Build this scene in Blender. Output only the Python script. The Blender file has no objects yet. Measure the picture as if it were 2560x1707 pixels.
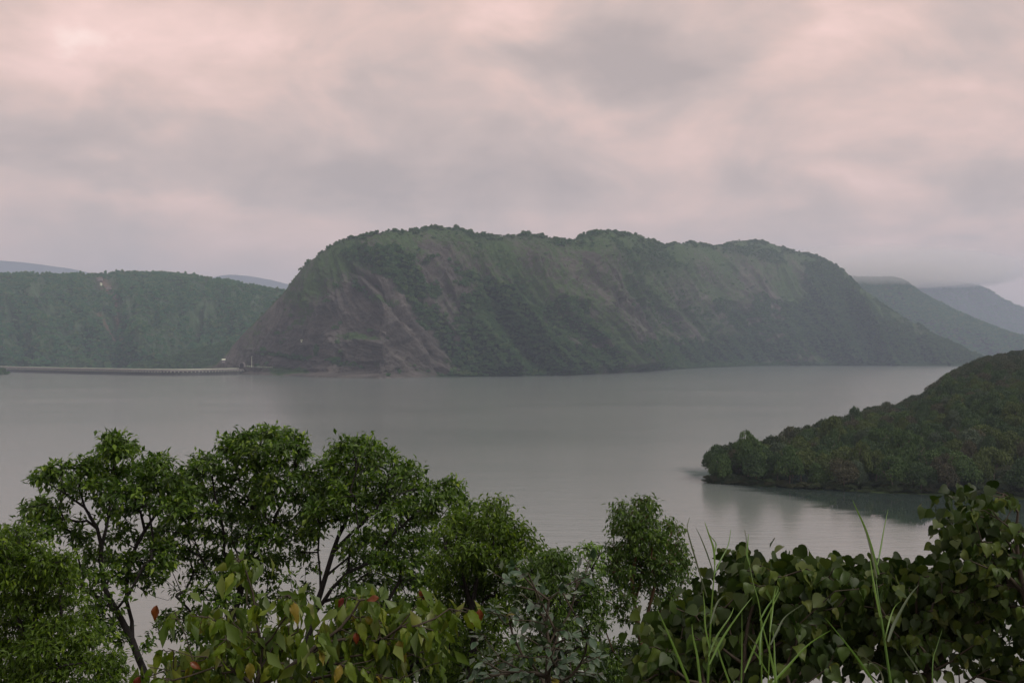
import bpy, math, random
import numpy as np
from mathutils import Vector, Matrix

random.seed(7)
rng = np.random.default_rng(11)
C = bpy.context.scene.collection
S = bpy.context.scene

# ------------------------------------------------------------------ camera, sky, sun, exposure
F, HZ, CU, H = 2489.0, 880.0, 1280.0, 39.0
cam = bpy.data.cameras.new('camera')
camo = bpy.data.objects.new('camera', cam)
C.objects.link(camo)
camo.location = (0, 0, H)
camo.rotation_euler = (math.pi / 2, 0, 0)
cam.sensor_width = 36
cam.lens = 36 * F / 2560
cam.shift_y = (HZ - 853.5) / 2560
cam.clip_start = 0.1
cam.clip_end = 40000
S.camera = camo
S.view_settings.view_transform = 'Standard'
S.view_settings.look = 'None'
S.view_settings.exposure = 0.40
S.view_settings.gamma = 1
S.view_settings.use_curve_mapping = False
S.cycles.volume_bounces = 1
S.cycles.max_bounces = 8
S.cycles.use_denoising = True

SUN_EL, SUN_AZ = 45.0, 128.0          # azimuth clockwise from +Y (view direction)
world = bpy.data.worlds.new('World')
S.world = world
world.use_nodes = True
nt = world.node_tree
nt.nodes.clear()


def N(tree, typ, **kw):
    n = tree.nodes.new(typ)
    for k, v in kw.items():
        setattr(n, k, v)
    return n


def L(tree, a, b):
    tree.links.new(a, b)


def math_node(tree, op, a, b=None, c=None, clamp=False):
    n = tree.nodes.new('ShaderNodeMath')
    n.operation = op
    n.use_clamp = clamp
    for i, x in enumerate((a, b, c)):
        if x is None:
            continue
        if isinstance(x, (int, float)):
            n.inputs[i].default_value = x
        else:
            tree.links.new(x, n.inputs[i])
    return n.outputs[0]


def mix_col(tree, fac, a, b, blend='MIX'):
    n = tree.nodes.new('ShaderNodeMix')
    n.data_type = 'RGBA'
    n.blend_type = blend
    for sock, x in ((n.inputs[0], fac), (n.inputs[6], a), (n.inputs[7], b)):
        if isinstance(x, (int, float)):
            sock.default_value = x
        elif isinstance(x, (tuple, list)):
            sock.default_value = (*x, 1) if len(x) == 3 else x
        else:
            tree.links.new(x, sock)
    return n.outputs[2]


def ramp(tree, fac, stops, interp='LINEAR'):
    n = tree.nodes.new('ShaderNodeValToRGB')
    n.color_ramp.interpolation = interp
    els = n.color_ramp.elements
    while len(els) < len(stops):
        els.new(0.5)
    for e, (p, c) in zip(els, stops):
        e.position = p
        e.color = (*c, 1) if len(c) == 3 else c
    tree.links.new(fac, n.inputs[0])
    return n.outputs[0]


def noise(tree, vec, scale, detail=4, rough=0.5, dist=0.0, lac=2.0):
    n = tree.nodes.new('ShaderNodeTexNoise')
    n.inputs['Scale'].default_value = scale
    n.inputs['Detail'].default_value = detail
    n.inputs['Roughness'].default_value = rough
    n.inputs['Distortion'].default_value = dist
    if 'Lacunarity' in n.inputs:
        n.inputs['Lacunarity'].default_value = lac
    if vec is not None:
        tree.links.new(vec, n.inputs['Vector'])
    return n


def scale_vec(tree, vec, s, loc=(0, 0, 0)):
    m = tree.nodes.new('ShaderNodeMapping')
    m.inputs['Scale'].default_value = s
    m.inputs['Location'].default_value = loc
    tree.links.new(vec, m.inputs['Vector'])
    return m.outputs[0]


# overcast: Nishita sky seen through an all but closed deck of cloud
sky = N(nt, 'ShaderNodeTexSky')
sky.sky_type = 'NISHITA'
sky.sun_disc = False
sky.sun_elevation = math.radians(SUN_EL)
sky.sun_rotation = math.radians(SUN_AZ)
bg_sky = N(nt, 'ShaderNodeBackground')
bg_sky.inputs[1].default_value = 0.06
L(nt, sky.outputs[0], bg_sky.inputs[0])
tc = N(nt, 'ShaderNodeTexCoord')
sep = N(nt, 'ShaderNodeSeparateXYZ')
L(nt, tc.outputs['Generated'], sep.inputs[0])
X, Y, Z = sep.outputs
az = math_node(nt, 'ARCTAN2', X, Y)
el = math_node(nt, 'ARCSINE', Z)
den = math_node(nt, 'ADD', math_node(nt, 'MAXIMUM', Z, 0.0), 0.20)
px = math_node(nt, 'DIVIDE', X, den)
py = math_node(nt, 'DIVIDE', Y, den)
comb = N(nt, 'ShaderNodeCombineXYZ')
L(nt, px, comb.inputs[0]); L(nt, py, comb.inputs[1])
pv = comb.outputs[0]
warp = noise(nt, pv, 0.9, 3, 0.5)
wv = N(nt, 'ShaderNodeVectorMath', operation='MULTIPLY_ADD')
L(nt, warp.outputs['Color'], wv.inputs[0])
wv.inputs[1].default_value = (0.9, 0.9, 0.9)
L(nt, pv, wv.inputs[2])
n1 = noise(nt, wv.outputs[0], 0.75, 7, 0.52).outputs['Fac']
n2 = noise(nt, scale_vec(nt, wv.outputs[0], (1, 1, 1), (13, 4, 0)), 2.6, 6, 0.5).outputs['Fac']
# ellipses of thicker / thinner cloud at their place on the sky vault (azimuth, elevation)
cw = noise(nt, pv, 1.9, 6, 0.55)
wsep = N(nt, 'ShaderNodeSeparateColor')
L(nt, cw.outputs['Color'], wsep.inputs[0])
azw = math_node(nt, 'MULTIPLY_ADD', wsep.outputs[0], 0.36, math_node(nt, 'SUBTRACT', az, 0.18))
elw = math_node(nt, 'MULTIPLY_ADD', wsep.outputs[1], 0.17, math_node(nt, 'SUBTRACT', el, 0.085))


def ang(u, v):
    a = math.atan2(u - CU, F)
    e = math.atan2(HZ - v, math.hypot(F, u - CU))
    return a, e


blobs = [(1500, 190, 330, 85, -0.42), (300, 350, 420, 130, -0.26), (950, 470, 420, 60, -0.30),
         (1150, 330, 200, 90, -0.10), (2350, 470, 480, 85, -0.34), (1650, 430, 600, 60, -0.06),
         (330, 130, 230, 90, 0.12), (650, 190, 400, 140, 0.17), (900, 40, 400, 80, 0.16), (30, 40, 220, 160, 0.12),
         (2150, 210, 300, 130, 0.17), (2450, 260, 200, 90, 0.16), (1400, 330, 220, 60, 0.06),
         (560, 500, 300, 60, 0.26), (120, 490, 260, 70, 0.20), (120, 400, 160, 40, 0.08), (2300, 590, 220, 50, 0.10), (2480, 110, 120, 60, -0.14),
         (1500, 60, 600, 90, 0.02), (330, 100, 40, 26, 0.08)]
acc = None
for (u, v, ru, rv, amp) in blobs:
    a, e = ang(u, v)
    dx = math_node(nt, 'DIVIDE', math_node(nt, 'SUBTRACT', azw, a), ru / F)
    dy = math_node(nt, 'DIVIDE', math_node(nt, 'SUBTRACT', elw, e), rv / F)
    d2 = math_node(nt, 'ADD', math_node(nt, 'MULTIPLY', dx, dx), math_node(nt, 'MULTIPLY', dy, dy))
    g = math_node(nt, 'EXPONENT', math_node(nt, 'MULTIPLY', d2, -0.9))
    g = math_node(nt, 'MULTIPLY', g, amp)
    acc = g if acc is None else math_node(nt, 'ADD', acc, g)
m = math_node(nt, 'MULTIPLY_ADD', math_node(nt, 'SUBTRACT', n1, 0.5), 0.8, 0.455)
m = math_node(nt, 'MULTIPLY_ADD', math_node(nt, 'SUBTRACT', n2, 0.5), 0.25, m)
n3 = noise(nt, scale_vec(nt, wv.outputs[0], (1, 1.6, 1), (3, 8, 0)), 7.0, 6, 0.55, 0.3).outputs['Fac']
m = math_node(nt, 'MULTIPLY_ADD', math_node(nt, 'SUBTRACT', n3, 0.5), 0.08, m)
n4 = noise(nt, scale_vec(nt, tc.outputs['Generated'], (1, 1, 1.7)), 6.5, 9, 0.55, 0.35).outputs['Fac']
m = math_node(nt, 'MULTIPLY_ADD', math_node(nt, 'SUBTRACT', n4, 0.5), 1.5, m)
m = math_node(nt, 'MULTIPLY_ADD', acc, 0.95, m)
cloud = ramp(nt, m, [(0.0, (0.33, 0.265, 0.240)), (0.30, (0.44, 0.338, 0.298)), (0.55, (0.58, 0.408, 0.348)),
                     (0.8, (0.73, 0.500, 0.440)), (1.0, (0.85, 0.65, 0.58))])
highf = math_node(nt, 'MULTIPLY_ADD', Z, 1.6, -0.55, clamp=True)
cloud = mix_col(nt, math_node(nt, 'MULTIPLY', highf, 0.8), cloud, (0.50, 0.50, 0.485))
lowf = math_node(nt, 'MULTIPLY_ADD', Z, -7.0, 1.0, clamp=True)
cloud = mix_col(nt, math_node(nt, 'MULTIPLY', lowf, 0.78), cloud, (0.41, 0.325, 0.305))
bg_c = N(nt, 'ShaderNodeBackground')
bg_c.inputs[1].default_value = 1.22
L(nt, cloud, bg_c.inputs[0])
mixs = N(nt, 'ShaderNodeMixShader')
mixs.inputs[0].default_value = 0.94
L(nt, bg_sky.outputs[0], mixs.inputs[1])
L(nt, bg_c.outputs[0], mixs.inputs[2])
wo = N(nt, 'ShaderNodeOutputWorld')
L(nt, mixs.outputs[0], wo.inputs[0])

sun = bpy.data.lights.new('sun', 'SUN')
sun.energy = 1.5
sun.angle = math.radians(14)
sun.color = (1.0, 0.93, 0.88)
suno = bpy.data.objects.new('sun', sun)
C.objects.link(suno)
_a, _e = math.radians(SUN_AZ), math.radians(SUN_EL)
sd = Vector((math.sin(_a) * math.cos(_e), math.cos(_a) * math.cos(_e), math.sin(_e)))
suno.rotation_euler = sd.to_track_quat('Z', 'Y').to_euler()

HAZE = 1.2e-4
HAZE_COL = (0.67, 0.80, 1.0)


# ------------------------------------------------------------------ helpers
def P(u, v, d):
    """the world point that lies at forward distance d along the view line of photo pixel (u, v)"""
    return np.array(((u - CU) / F * d, d, H - (v - HZ) / F * d))


def interp(pts, u):
    a = np.array(pts, float)
    return np.interp(u, a[:, 0], a[:, 1])


def smooth_interp(pts, u, k=9):
    u = np.asarray(u, float)
    y = interp(pts, u)
    if y.size > k * 3:
        ker = np.hanning(k + 2)[1:-1]
        ker /= ker.sum()
        yp = np.pad(y, k // 2, mode='edge')
        y = np.convolve(yp, ker, 'valid')[:u.size]
    return y


_T = np.random.default_rng(5).random((256, 256))


def vnoise(x, y):
    xi = np.floor(x).astype(int); yi = np.floor(y).astype(int)
    fx = x - xi; fy = y - yi
    fx = fx * fx * fx * (fx * (fx * 6 - 15) + 10)
    fy = fy * fy * fy * (fy * (fy * 6 - 15) + 10)
    a = _T[xi % 256, yi % 256]; b = _T[(xi + 1) % 256, yi % 256]
    c = _T[xi % 256, (yi + 1) % 256]; d = _T[(xi + 1) % 256, (yi + 1) % 256]
    return (a * (1 - fx) + b * fx) * (1 - fy) + (c * (1 - fx) + d * fx) * fy


def fbm(x, y, o=5, g=0.5):
    s = 0; a = 1; t = 0
    for i in range(o):
        s = s + a * vnoise(x + 17.3 * i, y + 9.1 * i); t += a
        a *= g; x = x * 2.03; y = y * 2.03
    return s / t


def ridged(x, y, o=4, g=0.5):
    s = 0; a = 1; t = 0
    for i in range(o):
        s = s + a * (1 - np.abs(2 * vnoise(x + 31.7 * i, y + 3.3 * i) - 1)); t += a
        a *= g; x = x * 2.1; y = y * 2.1
    return s / t


def sstep(a, b, x):
    t = np.clip((x - a) / (b - a), 0, 1)
    return t * t * (3 - 2 * t)


def mesh_np(name, verts, faces, smooth=True, attrs=None, mats=None, midx=None):
    """verts (n,3); faces (m,k) one face size"""
    verts = np.asarray(verts, np.float32); faces = np.asarray(faces, np.int32)
    me = bpy.data.meshes.new(name)
    k = faces.shape[1]
    me.vertices.add(len(verts)); me.vertices.foreach_set('co', verts.ravel())
    me.loops.add(faces.size); me.loops.foreach_set('vertex_index', faces.ravel())
    me.polygons.add(len(faces))
    me.polygons.foreach_set('loop_start', np.arange(0, faces.size, k, dtype=np.int32))
    me.polygons.foreach_set('loop_total', np.full(len(faces), k, np.int32))
    me.polygons.foreach_set('use_smooth', np.full(len(faces), smooth, bool))
    for mm in (mats or []):
        me.materials.append(mm)
    if midx is not None:
        me.polygons.foreach_set('material_index', np.asarray(midx, np.int32))
    for an, av in (attrs or {}).items():
        at = me.attributes.new(an, 'FLOAT', 'POINT')
        at.data.foreach_set('value', np.asarray(av, np.float32).ravel())
    me.update(calc_edges=True)
    me.validate()
    return me


def link(name, me, parent=None, loc=None, kind=None):
    o = bpy.data.objects.new(name, me)
    C.objects.link(o)
    if parent is not None:
        o.parent = parent
    if loc is not None:
        o.location = loc
    if kind:
        o['kind'] = kind
    return o


def tag(o, label, cat, group=None, kind=None):
    o['label'] = label
    o['category'] = cat
    if group: o['group'] = group
    if kind: o['kind'] = kind
    return o


def thing(name, label, cat, loc, group=None):
    return tag(link(name, None, None, tuple(float(x) for x in loc)), label, cat, group)


def boxes(blist):
    """list of (cx,cy,cz,sx,sy,sz[,rotz]) -> verts, quad faces"""
    V, Fc = [], []
    for b in blist:
        cx, cy, cz, sx, sy, sz = b[:6]
        r = b[6] if len(b) > 6 else 0
        c, s = math.cos(r), math.sin(r)
        n = len(V)
        for dz in (-.5, .5):
            for dx, dy in ((-.5, -.5), (.5, -.5), (.5, .5), (-.5, .5)):
                x, y = dx * sx, dy * sy
                V.append((cx + c * x - s * y, cy + s * x + c * y, cz + dz * sz))
        for f in ((0, 3, 2, 1), (4, 5, 6, 7), (0, 1, 5, 4), (1, 2, 6, 5), (2, 3, 7, 6), (3, 0, 4, 7)):
            Fc.append([n + i for i in f])
    return np.array(V), np.array(Fc)


# ------------------------------------------------------------------ materials
def new_mat(name):
    m = bpy.data.materials.new(name)
    m.use_nodes = True
    t = m.node_tree
    b = t.nodes['Principled BSDF']
    return m, t, b


def simple_mat(name, col, rough=0.7, var=0.25, scale=3.0, spec=0.3):
    m, t, b = new_mat(name)
    tcn = N(t, 'ShaderNodeTexCoord')
    f = noise(t, tcn.outputs['Object'], scale, 5, 0.6).outputs['Fac']
    lo = tuple(c * (1 - var) for c in col); hi = tuple(min(1, c * (1 + var)) for c in col)
    L(t, ramp(t, f, [(0.3, lo), (0.7, hi)]), b.inputs['Base Color'])
    b.inputs['Roughness'].default_value = rough
    b.inputs['Specular IOR Level'].default_value = spec
    return m


def leaf_mat(name, stops, rough=0.45, spec=0.4, transl=0.25, inst=False, objrand=False, vein=False):
    """stops: colour ramp over a per-leaf random number"""
    m, t, b = new_mat(name)
    if objrand:
        oi = N(t, 'ShaderNodeObjectInfo')
        fac = oi.outputs['Random']
    else:
        at = N(t, 'ShaderNodeAttribute')
        at.attribute_name = 'rnd'
        fac = at.outputs['Fac']
    if inst:
        oi = N(t, 'ShaderNodeObjectInfo')
        fac = math_node(t, 'MULTIPLY_ADD', oi.outputs['Random'], 0.65, math_node(t, 'MULTIPLY', fac, 0.35))
    col = ramp(t, fac, stops)
    if vein:
        uvn = N(t, 'ShaderNodeTexCoord')
        ns = noise(t, uvn.outputs['Object'], 14, 4, 0.6).outputs['Fac']
        col = mix_col(t, math_node(t, 'MULTIPLY', math_node(t, 'SUBTRACT', ns, 0.35, clamp=True), 1.3), col, tuple(c * 0.55 for c in stops[len(stops) // 2][1]))
    L(t, col, b.inputs['Base Color'])
    b.inputs['Roughness'].default_value = rough
    b.inputs['Specular IOR Level'].default_value = spec
    tr = N(t, 'ShaderNodeBsdfTranslucent')
    cc = mix_col(t, 1.0, col, (1.0, 1.25, 0.45), 'MULTIPLY')
    L(t, cc, tr.inputs[0])
    ms = N(t, 'ShaderNodeMixShader')
    ms.inputs[0].default_value = transl
    L(t, b.outputs[0], ms.inputs[1]); L(t, tr.outputs[0], ms.inputs[2])
    L(t, ms.outputs[0], t.nodes['Material Output'].inputs[0])
    return m


M = {}
M['bark'] = simple_mat('bark', (0.017, 0.015, 0.014), 0.9, 0.4, 12)
M['bark_pale'] = simple_mat('bark_pale', (0.16, 0.13, 0.11), 0.9, 0.3, 8)
M['bark_brown'] = simple_mat('bark_brown', (0.09, 0.055, 0.03), 0.9, 0.35, 12)
M['twig'] = simple_mat('twig', (0.045, 0.036, 0.025), 0.85, 0.3, 12)
M['concrete'] = simple_mat('concrete', (0.20, 0.18, 0.18), 0.9, 0.35, 0.12)
M['concrete_pale'] = simple_mat('concrete_pale', (0.40, 0.43, 0.34), 0.85, 0.2, 0.3)
M['white_paint'] = simple_mat('white_paint', (0.74, 0.80, 0.62), 0.7, 0.08, 0.5)
M['roof_red'] = simple_mat('roof_red', (0.13, 0.10, 0.075), 0.9, 0.2, 0.5)
M['dark_void'] = simple_mat('dark_void', (0.015, 0.014, 0.016), 0.95, 0.2, 1)
M['metal_grey'] = simple_mat('metal_grey', (0.5, 0.5, 0.48), 0.5, 0.1, 1)
M['asphalt'] = simple_mat('asphalt', (0.07, 0.068, 0.066), 0.95, 0.2, 0.4)
M['grass_blade'] = leaf_mat('grass_blade', [(0, (0.060, 0.135, 0.012)), (1, (0.105, 0.185, 0.02))], 0.4, 0.4, 0.3, objrand=True)
M['grass_dry'] = leaf_mat('grass_dry', [(0, (0.05, 0.075, 0.035)), (1, (0.08, 0.09, 0.05))], 0.5, 0.3, 0.2, objrand=True)

M['leaf_green'] = leaf_mat('leaf_green', [(0, (0.024, 0.054, 0.007)), (0.40, (0.052, 0.102, 0.012)), (0.70, (0.140, 0.225, 0.020)), (1, (0.25, 0.33, 0.032))], 0.42, 0.35, 0.36)
M['leaf_yellowgreen'] = leaf_mat('leaf_yellowgreen', [(0, (0.026, 0.054, 0.004)), (0.5, (0.070, 0.124, 0.008)), (1, (0.19, 0.27, 0.016))], 0.5, 0.3, 0.36)
M['leaf_olive'] = leaf_mat('leaf_olive', [(0, (0.022, 0.050, 0.007)), (0.5, (0.055, 0.105, 0.012)), (0.85, (0.12, 0.19, 0.020)), (1, (0.20, 0.26, 0.03))], 0.45, 0.35, 0.34)
M['leaf_bigstuff'] = leaf_mat('leaf_bigstuff', [(0, (0.045, 0.080, 0.012)), (0.6, (0.08, 0.125, 0.018)), (1, (0.14, 0.16, 0.025))], 0.45, 0.4, 0.25)
M['leaf_fresh'] = leaf_mat('leaf_fresh', [(0, (0.08, 0.16, 0.02)), (1, (0.15, 0.24, 0.03))], 0.5, 0.3, 0.3)

M['big_leaf_green'] = leaf_mat('big_leaf_green', [(0, (0.045, 0.085, 0.008)), (0.5, (0.095, 0.150, 0.012)), (1, (0.17, 0.205, 0.018))], 0.5, 0.3, 0.3, objrand=True, vein=True)
M['big_leaf_yellow'] = leaf_mat('big_leaf_yellow', [(0, (0.16, 0.15, 0.02)), (1, (0.24, 0.18, 0.025))], 0.4, 0.4, 0.3, objrand=True, vein=True)
M['big_leaf_red'] = leaf_mat('big_leaf_red', [(0, (0.13, 0.020, 0.012)), (0.6, (0.16, 0.048, 0.012)), (1, (0.11, 0.015, 0.02))], 0.4, 0.4, 0.3, objrand=True, vein=True)
M['grey_leaf'] = leaf_mat('grey_leaf', [(0, (0.026, 0.056, 0.026)), (0.6, (0.048, 0.088, 0.045)), (1, (0.08, 0.125, 0.070))], 0.3, 0.6, 0.12, objrand=True)
M['heart_leaf'] = leaf_mat('heart_leaf', [(0, (0.024, 0.052, 0.010)), (0.6, (0.048, 0.086, 0.016)), (0.92, (0.084, 0.118, 0.020)), (1, (0.11, 0.125, 0.02))], 0.48, 0.28, 0.2, objrand=True, vein=True)
M['heart_leaf_stuff'] = leaf_mat('heart_leaf_stuff', [(0, (0.016, 0.033, 0.007)), (0.7, (0.036, 0.060, 0.012)), (1, (0.075, 0.100, 0.016))], 0.5, 0.28, 0.2)
M['grey_leaf_stuff'] = leaf_mat('grey_leaf_stuff', [(0, (0.04, 0.065, 0.03)), (1, (0.07, 0.10, 0.05))], 0.35, 0.5, 0.2)

# crowns of the wooded spur, five tints
TINTS = {
    'dark green': [(0, (0.024, 0.050, 0.020)), (1, (0.056, 0.094, 0.034))],
    'olive green': [(0, (0.038, 0.060, 0.017)), (1, (0.080, 0.108, 0.028))],
    'brownish': [(0, (0.040, 0.044, 0.026)), (1, (0.076, 0.074, 0.042))],
    'grey-green': [(0, (0.040, 0.064, 0.036)), (1, (0.080, 0.108, 0.066))],
    'mid green': [(0, (0.030, 0.062, 0.018)), (1, (0.068, 0.112, 0.032))],
}
for k, st in TINTS.items():
    M['spur ' + k] = leaf_mat('spur_' + k.replace(' ', '_').replace('-', '_'), st, 0.6, 0.2, 0.15)
M['far_green'] = leaf_mat('far_green', [(0, (0.030, 0.110, 0.052)), (0.5, (0.060, 0.160, 0.066)), (0.8, (0.110, 0.180, 0.068)), (1, (0.170, 0.145, 0.085))], 0.8, 0.1, 0.1, inst=True)
M['hill_green'] = leaf_mat('hill_green', [(0, (0.034, 0.088, 0.032)), (0.6, (0.060, 0.122, 0.044)), (1, (0.110, 0.150, 0.058))], 0.8, 0.1, 0.1, inst=True)
M['spur_stuff'] = leaf_mat('spur_stuff', [(0, (0.022, 0.040, 0.016)), (0.5, (0.040, 0.058, 0.022)), (0.8, (0.058, 0.062, 0.030)), (1, (0.07, 0.09, 0.055))], 0.6, 0.2, 0.15, inst=True)


def terrain_mat(name, rock, rock2, green, green2, soil=(0.16, 0.08, 0.05), scale=1.0, bump=1.0):
    """colours from the vertex masks veg (woods), grassy, soil; rock streaks follow the fall line coordinate fall"""
    m, t, b = new_mat(name)
    geo = N(t, 'ShaderNodeNewGeometry')
    pos = geo.outputs['Position']

    def A(n):
        a = N(t, 'ShaderNodeAttribute'); a.attribute_name = n
        return a.outputs['Fac']
    na = noise(t, pos, 0.02 * scale, 8, 0.62).outputs['Fac']
    nb = noise(t, pos, 0.11 * scale, 8, 0.7).outputs['Fac']
    cv = N(t, 'ShaderNodeCombineXYZ')
    L(t, A('fall'), cv.inputs[0]); L(t, math_node(t, 'MULTIPLY', A('down'), 0.12), cv.inputs[1])
    streak = noise(t, cv.outputs[0], 0.16, 7, 0.68, 0.4).outputs['Fac']
    fine = noise(t, pos, 0.45 * scale, 6, 0.75).outputs['Fac']
    rc = mix_col(t, ramp(t, streak, [(0.36, (0, 0, 0)), (0.66, (1, 1, 1))]), rock, rock2)
    rc = mix_col(t, math_node(t, 'MULTIPLY', ramp(t, na, [(0.45, (0, 0, 0)), (0.6, (1, 1, 1))]), 0.5), rc, tuple(c * 0.6 for c in rock))
    gc = mix_col(t, ramp(t, nb, [(0.35, (0, 0, 0)), (0.65, (1, 1, 1))]), green, green2)
    gm = math_node(t, 'ADD', A('grassy'), math_node(t, 'MULTIPLY', math_node(t, 'SUBTRACT', nb, 0.5), 1.9))
    gm = math_node(t, 'ADD', gm, math_node(t, 'MULTIPLY', math_node(t, 'SUBTRACT', fine, 0.5), 1.2))
    gm = math_node(t, 'MULTIPLY_ADD', math_node(t, 'SUBTRACT', gm, 0.42), 3.0, 0.0, clamp=True)
    col = mix_col(t, gm, rc, gc)
    vm = math_node(t, 'MULTIPLY_ADD', math_node(t, 'ADD', A('veg'), math_node(t, 'MULTIPLY', math_node(t, 'SUBTRACT', nb, 0.5), 1.0)), 2.5, -0.9, clamp=True)
    col = mix_col(t, vm, col, tuple(c * 0.62 for c in green))
    sm = math_node(t, 'MULTIPLY', A('soil'), ramp(t, nb, [(0.38, (0, 0, 0)), (0.55, (1, 1, 1))]))
    col = mix_col(t, sm, col, soil)
    col = mix_col(t, math_node(t, 'MULTIPLY', ramp(t, fine, [(0.35, (1, 1, 1)), (0.55, (0, 0, 0))]), 0.45), col, (0.025, 0.03, 0.025))
    L(t, col, b.inputs['Base Color'])
    b.inputs['Roughness'].default_value = 0.95
    b.inputs['Specular IOR Level'].default_value = 0.1
    bp = N(t, 'ShaderNodeBump')
    bp.inputs['Strength'].default_value = 1.0
    bp.inputs['Distance'].default_value = 3.5 * bump
    hgt = math_node(t, 'ADD', math_node(t, 'MULTIPLY', nb, 1.0), math_node(t, 'MULTIPLY', streak, 1.6))
    hgt = math_node(t, 'ADD', hgt, math_node(t, 'MULTIPLY', fine, 0.45))
    L(t, hgt, bp.inputs['Height'])
    L(t, bp.outputs[0], b.inputs['Normal'])
    return m


M['main_hill'] = terrain_mat('rock_hill', (0.072, 0.066, 0.062), (0.165, 0.150, 0.135), (0.036, 0.076, 0.028), (0.075, 0.122, 0.042))
M['green_hill'] = terrain_mat('green_hill', (0.09, 0.08, 0.06), (0.12, 0.10, 0.08), (0.050, 0.100, 0.044), (0.075, 0.120, 0.055), soil=(0.17, 0.105, 0.08))
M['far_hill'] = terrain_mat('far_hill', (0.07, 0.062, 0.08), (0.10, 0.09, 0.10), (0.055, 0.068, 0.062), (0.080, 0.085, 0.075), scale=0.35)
M['spur_ground'] = terrain_mat('spur_ground', (0.06, 0.05, 0.035), (0.08, 0.07, 0.05), (0.045, 0.075, 0.022), (0.07, 0.10, 0.035), scale=4, bump=0.2)


# ------------------------------------------------------------------ terrain
def hill_sheet(name, sil, base_depth, mat, us, W, z0=0.0, nt_=160, back=0.6, relief=None, masks=None, kfall=None, prof=0.5, zsink=-3):
    """A hill built as a sheet from its foot (row 0) over its crest (row 1) and down the far side.
    sil: crest line, base_depth(u): distance of the foot, W(u, zr): how far behind the foot the crest lies."""
    us = np.asarray(us, float)
    vs = smooth_interp(sil, us, 7)
    db = base_depth(us)
    a = (HZ - vs) / F
    w = W if np.ndim(W) else np.full(us.size, W)
    # crest distance = db + w*zr (w a slope ratio), zr its height
    zr = np.maximum((H + a * db) / np.maximum(1 - w * a, 0.2), 0.5)
    run = w * zr
    t = np.concatenate([np.linspace(0, 1, nt_), np.linspace(1, 1 + back, max(12, nt_ // 6))[1:]])
    T_, U_ = np.meshgrid(t, us, indexing='ij')
    th = np.clip(T_, 0, 1) * np.pi / 2
    off = prof * (1 - np.cos(th)) + (1 - prof) * np.clip(T_, 0, 1)
    hh = prof * np.sin(th) + (1 - prof) * np.clip(T_, 0, 1)
    bk = np.clip(T_ - 1, 0, None) / back
    Yd = db[None] + run[None] * off + run[None] * 1.3 * bk + 30 * bk
    Zd = z0 + (zr[None] - z0) * hh * (1 - bk ** 1.6) + np.where(T_ > 1, zsink * bk ** 1.6, 0)
    Zd = np.where(T_ <= 0, -2.0, Zd)
    Xd = (U_ - CU) / F * Yd
    Vs = HZ + (H - Zd) / Yd * F
    dv = Vs - vs[None]
    k = kfall(U_) if kfall is not None else 0.0
    q = U_ - k * np.clip(dv, 0, None)
    co = np.stack([Xd, Yd, Zd], -1)
    mk = masks(U_, Vs, T_, q, dv) if masks else {}
    if relief is not None:
        du = np.gradient(co, axis=1); dt = np.gradient(co, axis=0)
        n = np.cross(du, dt)
        n /= np.linalg.norm(n, axis=-1, keepdims=True) + 1e-9
        n *= np.where(n[..., 2:3] < 0, -1, 1)
        r = relief(U_, Vs, T_, q, dv, mk)
        co = co + n * r[..., None]
        co[0, :, 2] = -2.0
    nr, nc = T_.shape
    idx = np.arange(nr * nc).reshape(nr, nc)
    faces = np.stack([idx[:-1, :-1], idx[:-1, 1:], idx[1:, 1:], idx[1:, :-1]], -1).reshape(-1, 4)
    attrs = {'veg': mk.get('veg', np.zeros_like(T_)), 'grassy': mk.get('grassy', np.zeros_like(T_)),
             'soil': mk.get('soil', np.zeros_like(T_)), 'fall': q * np.mean(db) / F, 'down': Vs * np.mean(db) / F}
    me = mesh_np(name, co.reshape(-1, 3), faces, True, attrs, [mat])
    o = link(name, me, kind='structure')
    return o, dict(co=co, T=T_, U=U_, V=Vs, mk=mk, zr=zr, run=run, db=db, us=us, q=q)


K = 1.0884
SIL_MAIN = [(468, 846), (490, 842), (505, 832), (530, 800), (560, 765), (600, 720), (640, 680), (665, 650), (700, 610), (720, 590), (750, 565),
            (790, 547), (850, 534), (900, 528), (960, 527), (995, 521), (1030, 522), (1060, 526), (1090, 533), (1120, 538), (1160, 541), (1210, 538),
            (1250, 545), (1275, 552), (1300, 556), (1320, 555), (1340, 546), (1365, 539), (1390, 534), (1440, 536), (1472, 541), (1482, 551), (1500, 554), (1530, 562),
            (1560, 559), (1610, 560), (1640, 566), (1670, 561), (1700, 556), (1740, 555), (1775, 561), (1800, 568), (1830, 580), (1850, 581), (1890, 594),
            (1915, 607), (1940, 627), (1970, 656), (2020, 692), (2080, 730), (2150, 768), (2220, 802), (2262, 820), (2330, 836), (2420, 842)]
SIL_MAIN = [(a * K, b * K) for a, b in SIL_MAIN]
FOOT_MAIN = [(500, 933), (545, 934), (600, 935), (650, 936.5), (700, 938), (800, 943), (960, 946), (1100, 942), (1250, 941), (1400, 939), (1500, 935),
             (1600, 929), (1750, 920), (1870, 915.5), (2000, 914), (2100, 914), (2300, 914.5), (2640, 914)]


def foot(pts):
    return lambda u: H * F / (smooth_interp(pts, u, 31) - HZ)


def kfall_main(U):
    return np.interp(U, [540, 640, 720, 820, 950, 1150, 1500, 2000, 2300], [-0.9, -0.85, -0.35, 0.1, 0.5, 0.7, 0.78, 0.85, 0.9])


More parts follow.
